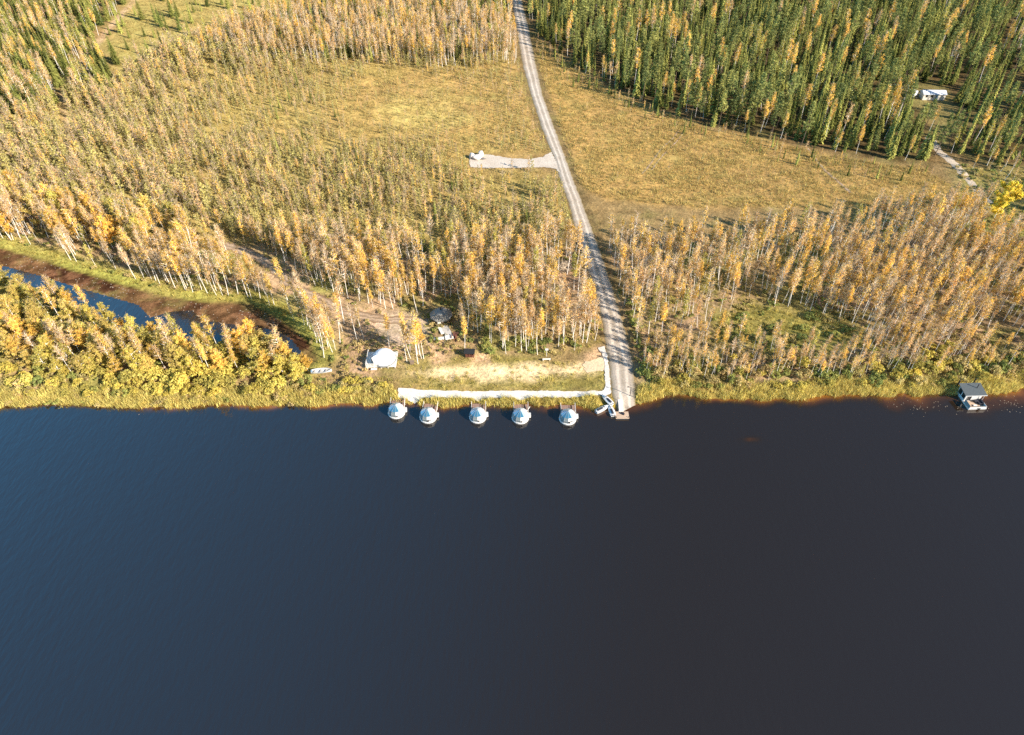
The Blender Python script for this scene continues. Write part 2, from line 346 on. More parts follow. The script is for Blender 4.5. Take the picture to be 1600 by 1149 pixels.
# ------------------------------------------------------------------ ground and water
def axis(a, b, step, far):
    core = np.arange(a, b + step / 2, step); out = []; d = step
    x = b
    while x < far: d *= 1.35; x += d; out.append(x)
    inn = []; d = step; x = a
    while x > -far: d *= 1.35; x -= d; inn.append(x)
    return np.concatenate([np.array(inn[::-1]), core, np.array(out)])
GX = axis(-330, 330, 1.0, 4000); GY = axis(96, 470, .9, 4000)
def land_h(x, y):
    x = np.asarray(x, float); y = np.asarray(y, float)
    d = y - shore_y(x)
    h = np.where(d < 0, -.12 + np.maximum(d * .16, -3), np.interp(d, [0, .6, 3, 30], [-.12, .15, .62, .9]))
    h = h + sstep(30, 110, d) * .5 * (fbm(x, y, 90, 77) - .45)
    sc = sdist(x, y, CREEK); sp = sdist(x, y, POOL)
    h = np.where(sc > -2.5, h + (0.07 - h) * sstep(-2.5, .3, sc), h)
    h = np.where(sp > -.2, h + (-.4 - h) * sstep(-.2, 1.6, sp) * (sc > -1.5), h)
    h = np.where(y < -130, -3 + np.minimum((-130 - y) * .12, 4), h)
    return h
def blend(c, m, col):
    m = np.clip(m, 0, 1)[:, None]; return c * (1 - m) + np.array(col)[None] * m
def build_ground():
    X, Y = np.meshgrid(GX, GY); x = X.ravel(); y = Y.ravel(); z = land_h(x, y)
    nx, ny = len(GX), len(GY)
    me = bpy.data.meshes.new('ground')
    idx = np.arange(nx * ny).reshape(ny, nx)
    q = np.stack([idx[:-1, :-1], idx[:-1, 1:], idx[1:, 1:], idx[1:, :-1]], -1).reshape(-1, 4)
    me.vertices.add(len(x)); me.vertices.foreach_set('co', np.stack([x, y, z], 1).ravel())
    me.loops.add(q.size); me.loops.foreach_set('vertex_index', q.ravel().astype(np.int32))
    me.polygons.add(len(q)); me.polygons.foreach_set('loop_start', np.arange(0, q.size, 4, dtype=np.int32)); me.polygons.foreach_set('loop_total', np.full(len(q), 4, np.int32))
    me.update(); me.validate()
    me.polygons.foreach_set('use_smooth', np.ones(len(q), bool))
    # what grows or lies there
    c = np.tile(np.array([.26, .18, .08]), (len(x), 1))
    f1 = fbm(x, y, 14, 21); f2 = fbm(x, y, 5, 31); f3 = fbm(x, y, 40, 41)
    def soft(poly, w=4): return sstep(-w, w, sdist(x, y, poly) + (f2 - .45) * w * 2)
    d = y - shore_y(x)
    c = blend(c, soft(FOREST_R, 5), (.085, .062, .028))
    c = blend(c, soft(YOUNG, 6), (.345, .26, .088))
    c = blend(c, soft(BOG_L, 20), (.385, .255, .09))
    c = blend(c, soft(BOG_R, 3), (.41, .26, .09))
    c = blend(c, soft(YELLOW, 9) * (.4 + f2), (.46, .36, .12))
    c = blend(c, soft(FIELD_N, 6), (.30, .255, .085))
    c = blend(c, soft(TOPLEFT, 8) * .7, (.17, .13, .05))
    for bl in (BELT_L, BELT_R, PENIN): c = blend(c, soft(bl, 4), (.31, .215, .11)); c = blend(c, soft(bl, 4) * sstep(.45, .62, f1), (.25, .225, .07)); c = blend(c, soft(bl, 4) * sstep(.5, .62, fbm(x, y, 9, 91)), (.40, .27, .16))
    c = blend(c, soft(GREENC, 3), (.27, .25, .06))
    c = blend(c, soft(LAWN, 2), (.33, .26, .09)); c = blend(c, soft(LAWN, 2) * sstep(.45, .6, f2), (.27, .225, .065))
    c = blend(c, soft(DRY, 1.8) * (.5 + 1.1 * f2), (.74, .57, .33))
    for q_ in ([(900, 556), (938, 536), (946, 556), (912, 566)], [(670, 532), (702, 530), (708, 562), (676, 568)], [(736, 556), (760, 552), (764, 564), (738, 566)]): c = blend(c, soft(GP(q_), 1.2), (.56, .37, .22))
    c = blend(c, soft(YARD, 2.5), (.46, .35, .26)); c = blend(c, soft(SOIL, 2.5), (.42, .27, .16))
    c = blend(c, sstep(5, 1, d) * (d > -3), (.32, .24, .05))
    sc = sdist(x, y, CREEK)
    c = blend(c, sstep(-7, -2, sc) * (sc < 8), (.31, .30, .07)); c = blend(c, sstep(-.8, .4, sc + (f2 - .5)), (.050, .023, .013)); c = blend(c, sstep(.3, 1, sc) * sstep(.5, .62, fbm(x, y, 2.2, 33)), (.15, .075, .04))
    c = blend(c, sstep(3, .5, dline(x, y, TRAIL)) * (y > 200), (.42, .30, .18))
    c = blend(c, soft(EASTM, 4), (.30, .25, .085)); c = blend(c, soft(YARDN, 3), (.23, .19, .07))
    # ditch and verge of the road
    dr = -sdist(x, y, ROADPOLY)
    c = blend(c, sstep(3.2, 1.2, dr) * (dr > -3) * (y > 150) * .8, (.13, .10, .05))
    c = blend(c, sstep(0.3, -.5, d) * (d < 0), (.10, .045, .014))
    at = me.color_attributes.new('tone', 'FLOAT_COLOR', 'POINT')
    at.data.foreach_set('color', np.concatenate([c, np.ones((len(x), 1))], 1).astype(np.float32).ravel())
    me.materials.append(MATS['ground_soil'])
    o = bpy.data.objects.new('ground', me); C.objects.link(o); tag(o, kind='structure')
build_ground()
def build_water():
    xs = axis(-300, 300, 1.5, 4000); ys = np.concatenate([np.array([-260, -160, -80, -20, 20, 50, 75, 90]), np.arange(94, 130, .5), np.arange(130, 255, 2.5), [300]])
    X, Y = np.meshgrid(xs, ys); x = X.ravel(); y = Y.ravel(); nx, ny = len(xs), len(ys)
    idx = np.arange(nx * ny).reshape(ny, nx)
    q = np.stack([idx[:-1, :-1], idx[:-1, 1:], idx[1:, 1:], idx[1:, :-1]], -1).reshape(-1, 4)
    me = bpy.data.meshes.new('river_water')
    me.vertices.add(len(x)); me.vertices.foreach_set('co', np.stack([x, y, x * 0], 1).ravel())
    me.loops.add(q.size); me.loops.foreach_set('vertex_index', q.ravel().astype(np.int32))
    me.polygons.add(len(q)); me.polygons.foreach_set('loop_start', np.arange(0, q.size, 4, dtype=np.int32)); me.polygons.foreach_set('loop_total', np.full(len(q), 4, np.int32)); me.update()
    d = shore_y(x) - y
    # how wide the peaty shelf is along the bank
    wd = np.interp(x, [-140, -90, -70, -40, -20, 5, 20, 30, 60, 85, 110, 150], [1.6, 1.2, 2.2, 1.6, 2.2, 2.6, 3.6, 2.6, 2.0, 5.0, 6.5, 4.0]) * (.6 + .9 * vnoise(x, y, 6, 55))
    s = np.clip(1 - d / wd, 0, 1) ** 1.3 * (d < 40)
    s = np.where(y > shore_y(x) + 1, 0.06, s); qx, qy = G(1173, 687, 0); s = np.maximum(s, .45 * np.exp(-((x - qx) / 1.6) ** 2 - ((y - qy) / .7) ** 2))
    a = me.attributes.new('shallow', 'FLOAT', 'POINT'); a.data.foreach_set('value', s.astype(np.float32))
    me.materials.append(MATS['river_water'])
    o = bpy.data.objects.new('river_water', me); C.objects.link(o); tag(o, kind='structure')
build_water()
def smooth_pl(P, n):
    P = np.array(P); t = np.concatenate([[0], np.cumsum(np.hypot(*np.diff(P, axis=0).T))]); u = np.linspace(0, t[-1], n)
    return np.stack([np.interp(u, t, P[:, k]) for k in range(2)], 1)
def ribbon(name, A, B, mat, lift, seed, wob=.35, nc=9):
    """a strip between two edge lines, its edges frayed, lying on the ground"""
    n = len(A); u = np.linspace(0, 1, nc); V = []; lat = []
    for i in range(n):
        a = A[i] + (A[i] - B[i]) / np.linalg.norm(A[i] - B[i]) * wob * rnd.uniform(-1, 1); b = B[i] + (B[i] - A[i]) / np.linalg.norm(A[i] - B[i]) * wob * rnd.uniform(-1, 1)
        for k in u: V.append(a + (b - a) * k); lat.append(2 * k - 1)
    V = np.array(V); z = land_h(V[:, 0], V[:, 1]); l = np.array(lat)
    z = np.maximum(z, .02) + lift * (1 - np.abs(l) ** 6 * .9)
    F = [(i * nc + k, i * nc + k + 1, (i + 1) * nc + k + 1, (i + 1) * nc + k) for i in range(n - 1) for k in range(nc - 1)]
    me = npmesh(name, [(p[0], p[1], h) for p, h in zip(V, z)], F, [mat])
    at = me.attributes.new('lateral', 'FLOAT', 'POINT'); at.data.foreach_set('value', l.astype(np.float32))
    me.polygons.foreach_set('use_smooth', np.ones(len(F), bool))
    o = bpy.data.objects.new(name, me); C.objects.link(o); return tag(o, kind='structure')
ribbon('gravel_road', smooth_pl(RL, 420), smooth_pl(RR, 420), 'gravel', .17, 1, .16)
def centre(name, P, w, mat, lift, wob=.25):
    P = smooth_pl(P, max(12, int(np.hypot(*np.diff(np.array(P), axis=0).T).sum() / .9))); T = np.gradient(P, axis=0); T /= np.hypot(T[:, 0], T[:, 1])[:, None]
    N = np.stack([-T[:, 1], T[:, 0]], 1); return ribbon(name, P + N * w / 2, P - N * w / 2, mat, lift, 2, wob, 5)
centre('dirt_track', TRACK, 3.4, 'dirt', .09, .5)
centre('forest_path', PATH_N, 2.8, 'path_gravel', .09, .3)
centre('bog_path', PATH_BOG, .9, 'dirt', .06, .2)
def patch(name, poly, mat, lift, fray=.25, step=.6):
    P = []
    for i in range(len(poly)):
        a, b = poly[i], poly[(i + 1) % len(poly)]; L = np.hypot(*(b - a)); k = max(1, int(L / step))
        for j in range(k):
            p = a + (b - a) * j / k; P.append((p[0] + rnd.uniform(-fray, fray), p[1] + rnd.uniform(-fray, fray)))
    import bmesh
    bm = bmesh.new(); vs = [bm.verts.new((p[0], p[1], 0)) for p in P]; f = bm.faces.new(vs); bmesh.ops.triangulate(bm, faces=[f])
    bmesh.ops.subdivide_edges(bm, edges=[e for e in bm.edges if e.calc_length() > 4], cuts=3, use_grid_fill=True)
    XY = np.array([(v.co.x, v.co.y) for v in bm.verts]); hz = np.maximum(land_h(XY[:, 0], XY[:, 1]), .05)
    for v, h in zip(bm.verts, hz): v.co.z = h + lift
    me = bpy.data.meshes.new(name); bm.to_mesh(me); bm.free(); me.materials.append(MATS[mat])
    o = bpy.data.objects.new(name, me); C.objects.link(o); return tag(o, kind='structure')
patch('turnout', TURN, 'pale_gravel', .12)
patch('walkway_path', WALK, 'white_gravel', .12, .15)
gravel_material('sand', (.74, .56, .36), (.66, .50, .33), False)
patch('sand_pad', SANDPAD, 'sand', .07, .35)
centre('wheel_track_path', GP([(1062, 203), (1050, 218), (1034, 232), (1024, 246), (1012, 262), (1003, 272)]), .55, 'dirt', .05, .15); centre('wheel_track_path', GP([(1069, 206), (1057, 222), (1042, 236), (1030, 250), (1018, 266)]), .5, 'dirt', .05, .15)

# ------------------------------------------------------------------ plants: one of each kind
class Pl:
    """quads gathered as arrays; part 0 = wood, part 1 = leaves"""
    def __init__(s): s.V = []; s.F = []; s.M = []; s.n = 0
    def add(s, V, F, mi):
        V = np.asarray(V, float).reshape(-1, 3); F = np.asarray(F, int)
        s.V.append(V); s.F += [tuple(int(i) + s.n for i in f) for f in F]; s.M += [mi] * len(F); s.n += len(V)
    def tubes(s, pts, rad, mi, n=5):
        ring = []
        for p, r in zip(pts, rad):
            for i in range(n):
                a = 2 * math.pi * i / n; ring.append((p[0] + r * math.cos(a), p[1] + r * math.sin(a), p[2]))
        F = [(k * n + i, k * n + (i + 1) % n, (k + 1) * n + (i + 1) % n, (k + 1) * n + i) for k in range(len(pts) - 1) for i in range(n)]
        s.add(ring, F, mi)
    def quads(s, P, size, mi, g, flat=0.0, aspect=1.0, N=None, rough=.5):
        n = len(P); a = g.normal(size=(n, 3))
        if N is not None:       # clumps face outward from the crown, loosely
            N = N / (np.linalg.norm(N, axis=1)[:, None] + 1e-9) + g.normal(0, rough, (n, 3)); N /= np.linalg.norm(N, axis=1)[:, None]; a -= N * (a * N).sum(1)[:, None]
        a /= np.linalg.norm(a, axis=1)[:, None]
        b = g.normal(size=(n, 3)) if N is None else np.cross(N, a)
        if flat and N is None: a[:, 2] *= 1 - flat; b[:, 2] *= 1 - flat; a /= np.linalg.norm(a, axis=1)[:, None]
        b -= a * (a * b).sum(1)[:, None]; b /= np.linalg.norm(b, axis=1)[:, None]
        sz = np.broadcast_to(np.asarray(size, float), (n,))[:, None] * g.uniform(.65, 1.3, (n, 1)) / 2
        A, B = a * sz * aspect, b * sz
        V = np.stack([P - A - B * .6, P + A * .5 - B, P + A + B * .5, P - A * .4 + B], 1).reshape(-1, 3)
        s.add(V, np.arange(4 * n).reshape(n, 4), mi)
    def slivers(s, P, Q, w, mi, g, N=None, tip=.3):
        d = Q - P; n = len(P); w = np.broadcast_to(np.asarray(w, float), (n,))[:, None]; o = np.cross(d, g.normal(size=(n, 3)) if N is None else N + g.normal(0, .35, (n, 3))); o /= np.linalg.norm(o, axis=1)[:, None] + 1e-9
        V = np.stack([P - o * w, P + o * w, Q + o * w * tip, Q - o * w * tip], 1).reshape(-1, 3)
        s.add(V, np.arange(4 * n).reshape(n, 4), mi)
    def mesh(s, name, mats, use=None):
        V = np.concatenate(s.V)
        if use is None: return npmesh(name, V.tolist(), s.F, mats, s.M)
        keep = [k for k, m_ in enumerate(s.M) if m_ in use]
        ids = sorted({i for k in keep for i in s.F[k]}); mp = {i: j for j, i in enumerate(ids)}
        um = sorted(use)
        return npmesh(name, V[ids].tolist(), [tuple(mp[i] for i in s.F[k]) for k in keep], [mats[u] for u in um], [um.index(s.M[k]) for k in keep])
def birch(seed, h, rad, nleaf, ntwig, base, leaf, leafsize=.25):
    g = np.random.default_rng(seed); p = Pl()
    lean = g.normal(0, .03, 2); bend = g.normal(0, .25, 2)
    def tr(t): return np.array([lean[0] * h * t + bend[0] * math.sin(3 * t), lean[1] * h * t + bend[1] * math.sin(3 * t), h * t])
    ts = np.linspace(0, 1, 8)
    p.tubes([tr(t) - (0, 0, .25 if t == 0 else 0) for t in ts], .10 * (1 - ts * .82) * h / 13, 0, 5)
    nb = 26; L0, L1, T0, T1 = [], [], [], []
    for k in range(nb):
        t = base + (1 - base) * (k + g.random()) / nb; u = (t - base) / (1 - base)
        rr = rad * (1 - u) ** .5 * min(1, .5 + 2.0 * u) * g.uniform(.5, 1.2); az = k * 2.4 + g.normal(0, .4)
        q0 = tr(t); q1 = q0 + np.array([math.cos(az) * rr, math.sin(az) * rr, rr * g.uniform(.35, .95) + .2])
        p.slivers(q0[None], q1[None], .045, 0, g); L0.append(q0); L1.append(q1)
    L0, L1 = np.array(L0), np.array(L1); wgt = np.linalg.norm(L1 - L0, axis=1) + .3; wgt *= g.uniform(.3, 1.4, nb); wgt /= wgt.sum()
    b = g.choice(nb, nleaf, p=wgt); f = g.uniform(.3, 1.08, (nleaf, 1))
    P = L0[b] + (L1[b] - L0[b]) * f + g.normal(0, .24, (nleaf, 3)) - np.array([0, 0, .15])
    ax = np.stack([lean[0] * P[:, 2], lean[1] * P[:, 2], P[:, 2] - .45 * rad], 1)
    p.quads(P, leafsize, 1, g, N=P - ax, rough=.6)
    b = g.choice(nb, ntwig, p=wgt); f = g.uniform(.15, 1., (ntwig, 1)); P = L0[b] + (L1[b] - L0[b]) * f + g.normal(0, .1, (ntwig, 3))
    Q = P + (L1[b] - L0[b]) / np.linalg.norm(L1[b] - L0[b], axis=1)[:, None] * g.uniform(.4, .9, (ntwig, 1)) + g.normal(0, .28, (ntwig, 3)) + np.array([0, 0, -.05])
    p.slivers(P, Q, .035, 2, g)
    return p, ['bark_white', leaf, 'twig']
def spruce(seed, h, rad, leaf='needle_spruce'):
    g = np.random.default_rng(seed); p = Pl()
    p.tubes([(0, 0, -.2), (0, 0, h * .5), (0, 0, h * .98)], [.16, .1, .02], 0, 5)
    z = h * .05; P, Q, W, NN = [], [], [], []
    while z < h * .97:
        t = z / h; L = rad * 1.25 * (1 - t) ** 1.05 * (1 if t > .15 else .65 + 2.3 * t); n = max(4, int(8 - 4 * t)); a0 = g.random() * 6
        for k in range(n):
            a = a0 + 6.283 * k / n + g.normal(0, .2); l = L * g.uniform(.55, 1.25) + .08; ca, sa = math.cos(a), math.sin(a); zz = z + g.normal(0, .08); dr = g.uniform(.3, .6)
            P.append((0, 0, zz)); Q.append((ca * l, sa * l, zz - l * dr)); W.append(.07 + .13 * l); NN.append((ca, sa, 1.1))
            for f, sg in ((.3, 1), (.4, -1), (.6, 1), (.7, -1)):
                if l < .45: continue
                b = a + sg * g.uniform(.45, .85); q = l * g.uniform(.35, .5); P.append((ca * l * f, sa * l * f, zz - l * f * dr)); Q.append((ca * l * f + math.cos(b) * q, sa * l * f + math.sin(b) * q, zz - l * f * dr - q * g.uniform(.3, .9))); W.append(.06 + .09 * l); NN.append((ca, sa, .9))
        z += .27 + .22 * (1 - t)
    p.slivers(np.array(P), np.array(Q), np.array(W), 1, g, N=np.array(NN), tip=.25)
    p.slivers(np.array([[0, 0, h * .9]] * 3), np.array([[0, 0, h * 1.04]] * 3), .09, 1, g, tip=.15)
    return p, ['bark_dark', leaf]
def pine(seed, h, rad, base=.42, leaf='needle_pine', n=34, q=30, bark='bark_dark', rt=.15, size=.46):
    g = np.random.default_rng(seed); p = Pl(); bd = g.normal(0, .2, 2)
    p.tubes([(bd[0] * math.sin(3 * t), bd[1] * math.sin(3 * t), h * t - (.2 if t == 0 else 0)) for t in (0, .25, .5, .75, .97)], [rt, rt * .85, rt * .65, rt * .4, .02], 0, 5)
    for k in range(n):
        t = base + (1.0 - base) * (k + g.random()) / n; u = (t - base) / (1 - base)
        rr = rad * (1 - u ** 1.7) ** .8 * min(1, .55 + 1.6 * u) * g.uniform(.35, 1.1); az = k * 2.4 + g.normal(0, .5)
        c = np.array([bd[0] * math.sin(3 * t) + math.cos(az) * rr, bd[1] * math.sin(3 * t) + math.sin(az) * rr, h * t])
        p.slivers(np.array([[bd[0] * math.sin(3 * t), bd[1] * math.sin(3 * t), h * t - .3]]), c[None], .04, 0, g)
        P = c + g.normal(0, 1, (q, 3)) * np.array([.30, .30, .16]) * (.6 + .5 * (1 - u)) * rad / 1.5
        d_ = (P - c) * .8 + np.array([math.cos(az), math.sin(az), .9]) * .2 + g.normal(0, .15, (q, 3)); d_ /= np.linalg.norm(d_, axis=1)[:, None]
        p.slivers(P - d_ * size * .4, P + d_ * size * .8, size * .2, 1, g, N=d_ + np.array([math.cos(az), math.sin(az), .8]), tip=.3)
    return p, [bark, leaf]
def bush(seed, rad, h, nl, q, leaf, size=.32):
    g = np.random.default_rng(seed); p = Pl()
    for k in range(nl):
        a = g.random() * 6.283; rr = rad * math.sqrt(g.random()) * .82; lh = h * (1 - .55 * (rr / rad) ** 2) * g.uniform(.65, 1.05)
        c = np.array([math.cos(a) * rr, math.sin(a) * rr, lh * .72]); lr = rad * g.uniform(.26, .42)
        p.slivers(np.array([[c[0] * .3, c[1] * .3, -.15]]), c[None], .05, 0, g)
        d = g.normal(size=(q, 3)); d /= np.linalg.norm(d, axis=1)[:, None]; d[:, 2] = np.abs(d[:, 2]) * 1.1 - .35
        P = c + d * lr * g.uniform(.55, 1.1, (q, 1)) * np.array([1, 1, .9])
        p.quads(P, size, 1, g, N=d + np.array([0, 0, .2]), rough=.5)
    return p, ['twig', leaf]
def tuft(seed, n, h, spread, w, leaf, lean=.3):
    g = np.random.default_rng(seed); p = Pl()
    P = np.stack([g.normal(0, spread, n), g.normal(0, spread, n), np.full(n, -.1)], 1)
    Q = P + np.stack([g.normal(0, lean * h, n), g.normal(0, lean * h, n), h * g.uniform(.6, 1.15, n)], 1)
    p.slivers(P, Q, w, 0, g); return p, [leaf]
def deadfall(seed):
    g = np.random.default_rng(seed); p = Pl(); p.tubes([(0, 0, -.1), (.1, 0, 2.2), (.05, .1, 4.6)], [.05, .04, .012], 0, 4)
    n = 26; t = g.uniform(.3, 1, n); a = g.random(n) * 6.28
    P = np.stack([t * .1, t * 0, t * 4.5], 1); Q = P + np.stack([np.cos(a) * .6, np.sin(a) * .6, np.full(n, .5)], 1) * g.uniform(.5, 1.1, (n, 1)); p.slivers(P, Q, .035, 1, g)
    return p, ['bark_grey', 'twig']

BIRCH = {}
for kind, spec in {'gold': (560, 120, .46, 'leaf_gold'), 'thin': (240, 220, .5, 'leaf_gold'), 'rust': (300, 230, .46, 'leaf_rust'), 'bare': (90, 380, .45, 'leaf_rust'), 'lime': (600, 80, .36, 'leaf_lime')}.items():
    BIRCH[kind] = [birch(100 + 10 * i + len(kind) * 7, 13, (1.5, 1.1, 1.3)[i], *spec) for i in range(3)]
BIGB = [birch(300 + i, 11.0, 3.1, 2300, 160, .2, ('leaf_amber', 'leaf_gold', 'leaf_willow')[i], .3) for i in range(3)] + [birch(310, 11.5, 4.2, 7000, 150, .08, 'leaf_yellow', .34)]
SPRUCE = [spruce(400 + i, 15, (1.2, 1.4, 1.0, 1.3)[i]) for i in range(4)]
PINE = [pine(430 + i, 15, (1.7, 1.45, 1.9)[i], (.42, .36, .5)[i]) for i in range(3)]
BOGPINE = [pine(450 + i, 5.5, (.68, .82, .6)[i], .2, 'needle_bog', 17, 13, 'bark_grey', .05, .34) for i in range(3)]
SAPLING = [birch(470 + i, 6.2, .66, (105, 75, 55)[i], 60, .32, ('leaf_gold', 'leaf_rust', 'leaf_lime')[i]) for i in range(3)]
for pl, mats in SAPLING: mats[0] = ('bark_white', 'bark_grey', 'bark_grey')[len(pl.V) % 3]
WILLOW = [bush(500 + i, 2.0, (3.6, 3.0, 4.4)[i], (15, 12, 17)[i], 40, 'leaf_willow') for i in range(3)]
GREENB = [bush(520 + i, 1.7, (2.6, 2.0)[i], 11, 36, 'leaf_bush') for i in range(2)]
SALLOW = [bush(540 + i, 1.6, (2.4, 3.0)[i], 11, 30, 'leaf_sallow', .28) for i in range(2)]
REED = [tuft(600 + i, 16, (1.5, 1.2, 1.7)[i], .28, .045, 'reed_blade', .22) for i in range(3)]
BOGT = [tuft(610 + i, 12, (.55, .7, .45)[i], .26, .05, 'bog_blade', .5) for i in range(3)]
GRASS = [tuft(620 + i, 12, (.5, .4)[i], .28, .05, 'grass_blade', .5) for i in range(2)] + [bush(630, .7, .7, 5, 14, 'leaf_bush', .22), bush(631, .7, .8, 5, 14, 'leaf_sallow', .22)]

# ------------------------------------------------------------------ where they stand
KEEP = [GP(q) for q in ([(1522, 328), (1592, 328), (1740, 368), (1740, 402), (1600, 386), (1522, 380)], [(1412, 150), (1446, 150), (1456, 206), (1424, 206)], [(560, 590), (560, 540), (570, 530), (625, 530), (630, 590)], [(664, 466), (716, 466), (722, 560), (668, 560)], [(722, 535), (752, 535), (752, 570), (722, 570)], [(840, 540), (868, 540), (868, 570), (840, 570)], [(488, 570), (524, 570), (524, 600), (488, 600)])]
SOILF = GP([(846, 412), (905, 402), (925, 405), (950, 480), (940, 505), (890, 498), (850, 460)]); TURNF = GP([(722, 255), (875, 255), (890, 292), (725, 290)])
def blocked(x, y):
    b = sdist(x, y, ROADPOLY) > -1.6
    for P, w in ((TURN, 1.0), (WALK, 1.2), (SANDPAD, .5), (LAWN, -1)): b |= sdist(x, y, P) > -w
    b |= dline(x, y, TRACK) < 3.2; b |= (dline(x, y + 5, TRACK) < 4) & (rng.random(len(x)) < .75); b |= dline(x, y, PATH_N) < 2.6; b |= (dline(x, y, TRAIL) < 2.2); b |= dline(x, y, PATH_BOG) < 1
    b |= sdist(x, y, CREEK) > -1.2; b |= sdist(x, y, YARDN) > -1; b |= (sdist(x, y, YARD) > 0) & (rng.random(len(x)) < .8); b |= inpoly(x, y, SOILF) & (rng.random(len(x)) < .72); b |= inpoly(x, y, TURNF) & (rng.random(len(x)) < .8)
    for K in KEEP: b |= inpoly(x, y, K)
    return b
def scatter(poly, sp, prob=None, ext=True, jit=.48):
    x0, y0 = poly.min(0); x1, y1 = poly.max(0)
    X, Y = np.meshgrid(np.arange(x0, x1, sp), np.arange(y0, y1, sp)); x = X.ravel(); y = Y.ravel()
    x = x + rng.uniform(-jit, jit, x.shape) * sp; y = y + rng.uniform(-jit, jit, y.shape) * sp
    px, py = PX(x, y); k = (px > -150) & (px < 1750) & (py > -80)
    x, y = x[k], y[k]
    k = inpoly(x, y, poly); x, y = x[k], y[k]
    if prob is not None: k = rng.random(len(x)) < prob(x, y); x, y = x[k], y[k]
    k = ~blocked(x, y); x, y = x[k], y[k]; k = y > shore_y(x) + 2
    return np.stack([x[k], y[k]], 1)
recs = {'birch_tree': [], 'spruce_tree': [], 'pine_tree': [], 'bog_pine': [], 'birch_sapling': [], 'willow_bush': [], 'leafy_bush': [], 'sallow_bush': []}
def put(kind, p, proto, s, sz=None, zone=''):
    recs[kind].append((p[0], p[1], proto, s, s if sz is None else sz, rng.uniform(0, 6.283), zone))
def pick(w): 
    k = list(w); return k[int(np.searchsorted(np.cumsum([w[i] for i in k]) / sum(w.values()), rng.random()))]
def put_birch(p, w, s, zone):
    t = pick(w); v = int(rng.integers(3)); put('birch_tree', p, (t, v), s, s * rng.uniform(.92, 1.12), zone)
for p in scatter(BELT_L, 2.15, lambda x, y: .22 + .85 * sstep(.3, .55, fbm(x, y, 12, 201))):
    f = fbm(p[0], p[1], 22, 203)
    put_birch(p, {'gold': .2 + 1.0 * max(0, f - .4), 'thin': .25, 'rust': .3, 'bare': .18, 'lime': .04}, (rng.uniform(.68, 1.0) if rng.random() < .78 else rng.uniform(.4, .68)), 'belt_left')
for p in scatter(BELT_R, 2.25, lambda x, y: np.where(inpoly(x, y, GREENC), .02, .3 + .2 * sstep(530, 560, PX(x, y)[1]) + .75 * sstep(.32, .56, fbm(x, y, 13, 211)))):
    f = fbm(p[0], p[1], 22, 213)
    put_birch(p, {'gold': .12 + .9 * max(0, f - .42), 'thin': .36, 'rust': .36, 'bare': .16, 'lime': .03}, (rng.uniform(.6, .92) if rng.random() < .76 else rng.uniform(.38, .6)) * (1 - .3 * float(sstep(525, 550, PX(p[0], p[1])[1]))), 'belt_right')
PEN_UP = GP([(-200, 395), (-100, 412), (0, 434), (100, 470), (180, 514), (250, 536), (330, 542), (395, 542), (430, 548), (462, 565), (490, 580), (470, 595), (380, 588), (250, 592), (130, 588), (0, 570), (-200, 560)])
for p in scatter(PEN_UP, 2.6, lambda x, y: .45 + .6 * sstep(.35, .55, fbm(x, y, 12, 221))):
    if rng.random() < .7: put('birch_tree', p, ('big', int(rng.integers(3))), rng.uniform(.7, 1.0), rng.uniform(.45, .8), 'peninsula')
    else: put_birch(p, {'gold': .35, 'thin': .2, 'rust': .3, 'bare': .15, 'lime': .05}, rng.uniform(.6, .92), 'peninsula')
BIGZONE = GP([(-200, 285), (60, 320), (200, 350), (330, 372), (345, 395), (200, 410), (0, 372), (-200, 330)])
for p in scatter(BIGZONE, 5.5, lambda x, y: x * 0 + .7): put('birch_tree', p, ('big', int(rng.integers(3))), rng.uniform(.8, 1.15), None, 'belt_left')
for p in scatter(TOPBIRCH, 2.7, lambda x, y: .4 + .6 * sstep(.3, .55, fbm(x, y, 16, 231))):
    if rng.random() < .16 + .3 * float(sstep(330, 420, p[1])): put('spruce_tree', p, int(rng.integers(4)), rng.uniform(.5, .85), None, 'north')
    else: put_birch(p, {'gold': .22, 'thin': .3, 'rust': .3, 'bare': .2, 'lime': .08}, rng.uniform(.6, .95), 'north')
for p in scatter(TOPLEFT, 3.1, lambda x, y: .4 + .6 * sstep(.3, .55, fbm(x, y, 18, 241))):
    if rng.random() < .64: put('spruce_tree', p, int(rng.integers(4)), rng.uniform(.95, 1.45), rng.uniform(.5, .9), 'northwest')
    else: put_birch(p, {'gold': .34, 'thin': .3, 'rust': .25, 'bare': .08, 'lime': .14}, rng.uniform(.6, 1.0), 'northwest')
for p in scatter(FIELD_N, 6, lambda x, y: .1 + .5 * sstep(.45, .6, fbm(x, y, 22, 291))): s = rng.uniform(.35, .9); put('spruce_tree', p, int(rng.integers(4)), s * 1.4, s, 'field')
def thin_right(x, y):
    px, py = PX(x, y); return .82 - .38 * sstep(1440, 1520, px) + .2 * (fbm(x, y, 20, 253) - .45)
for p in scatter(FOREST_R, 3.35, thin_right):
    u = rng.random(); edge = float(sstep(9, 2, sdist(np.array([p[0]]), np.array([p[1]]), FOREST_R)[0]))
    f = fbm(p[0], p[1], 30, 251)
    if u < .085 + .13 * edge: put_birch(p, {'gold': .9, 'rust': .2, 'lime': .25}, rng.uniform(.85, 1.2) * (1 - .35 * edge), 'forest')
    elif u < .27 + 1.2 * max(0, f - .44): put('pine_tree', p, int(rng.integers(3)), rng.uniform(.62, 1.05), None, 'forest')
    else: put('spruce_tree', p, int(rng.integers(4)), rng.uniform(.62, 1.05), rng.uniform(.42, 1.08), 'forest')
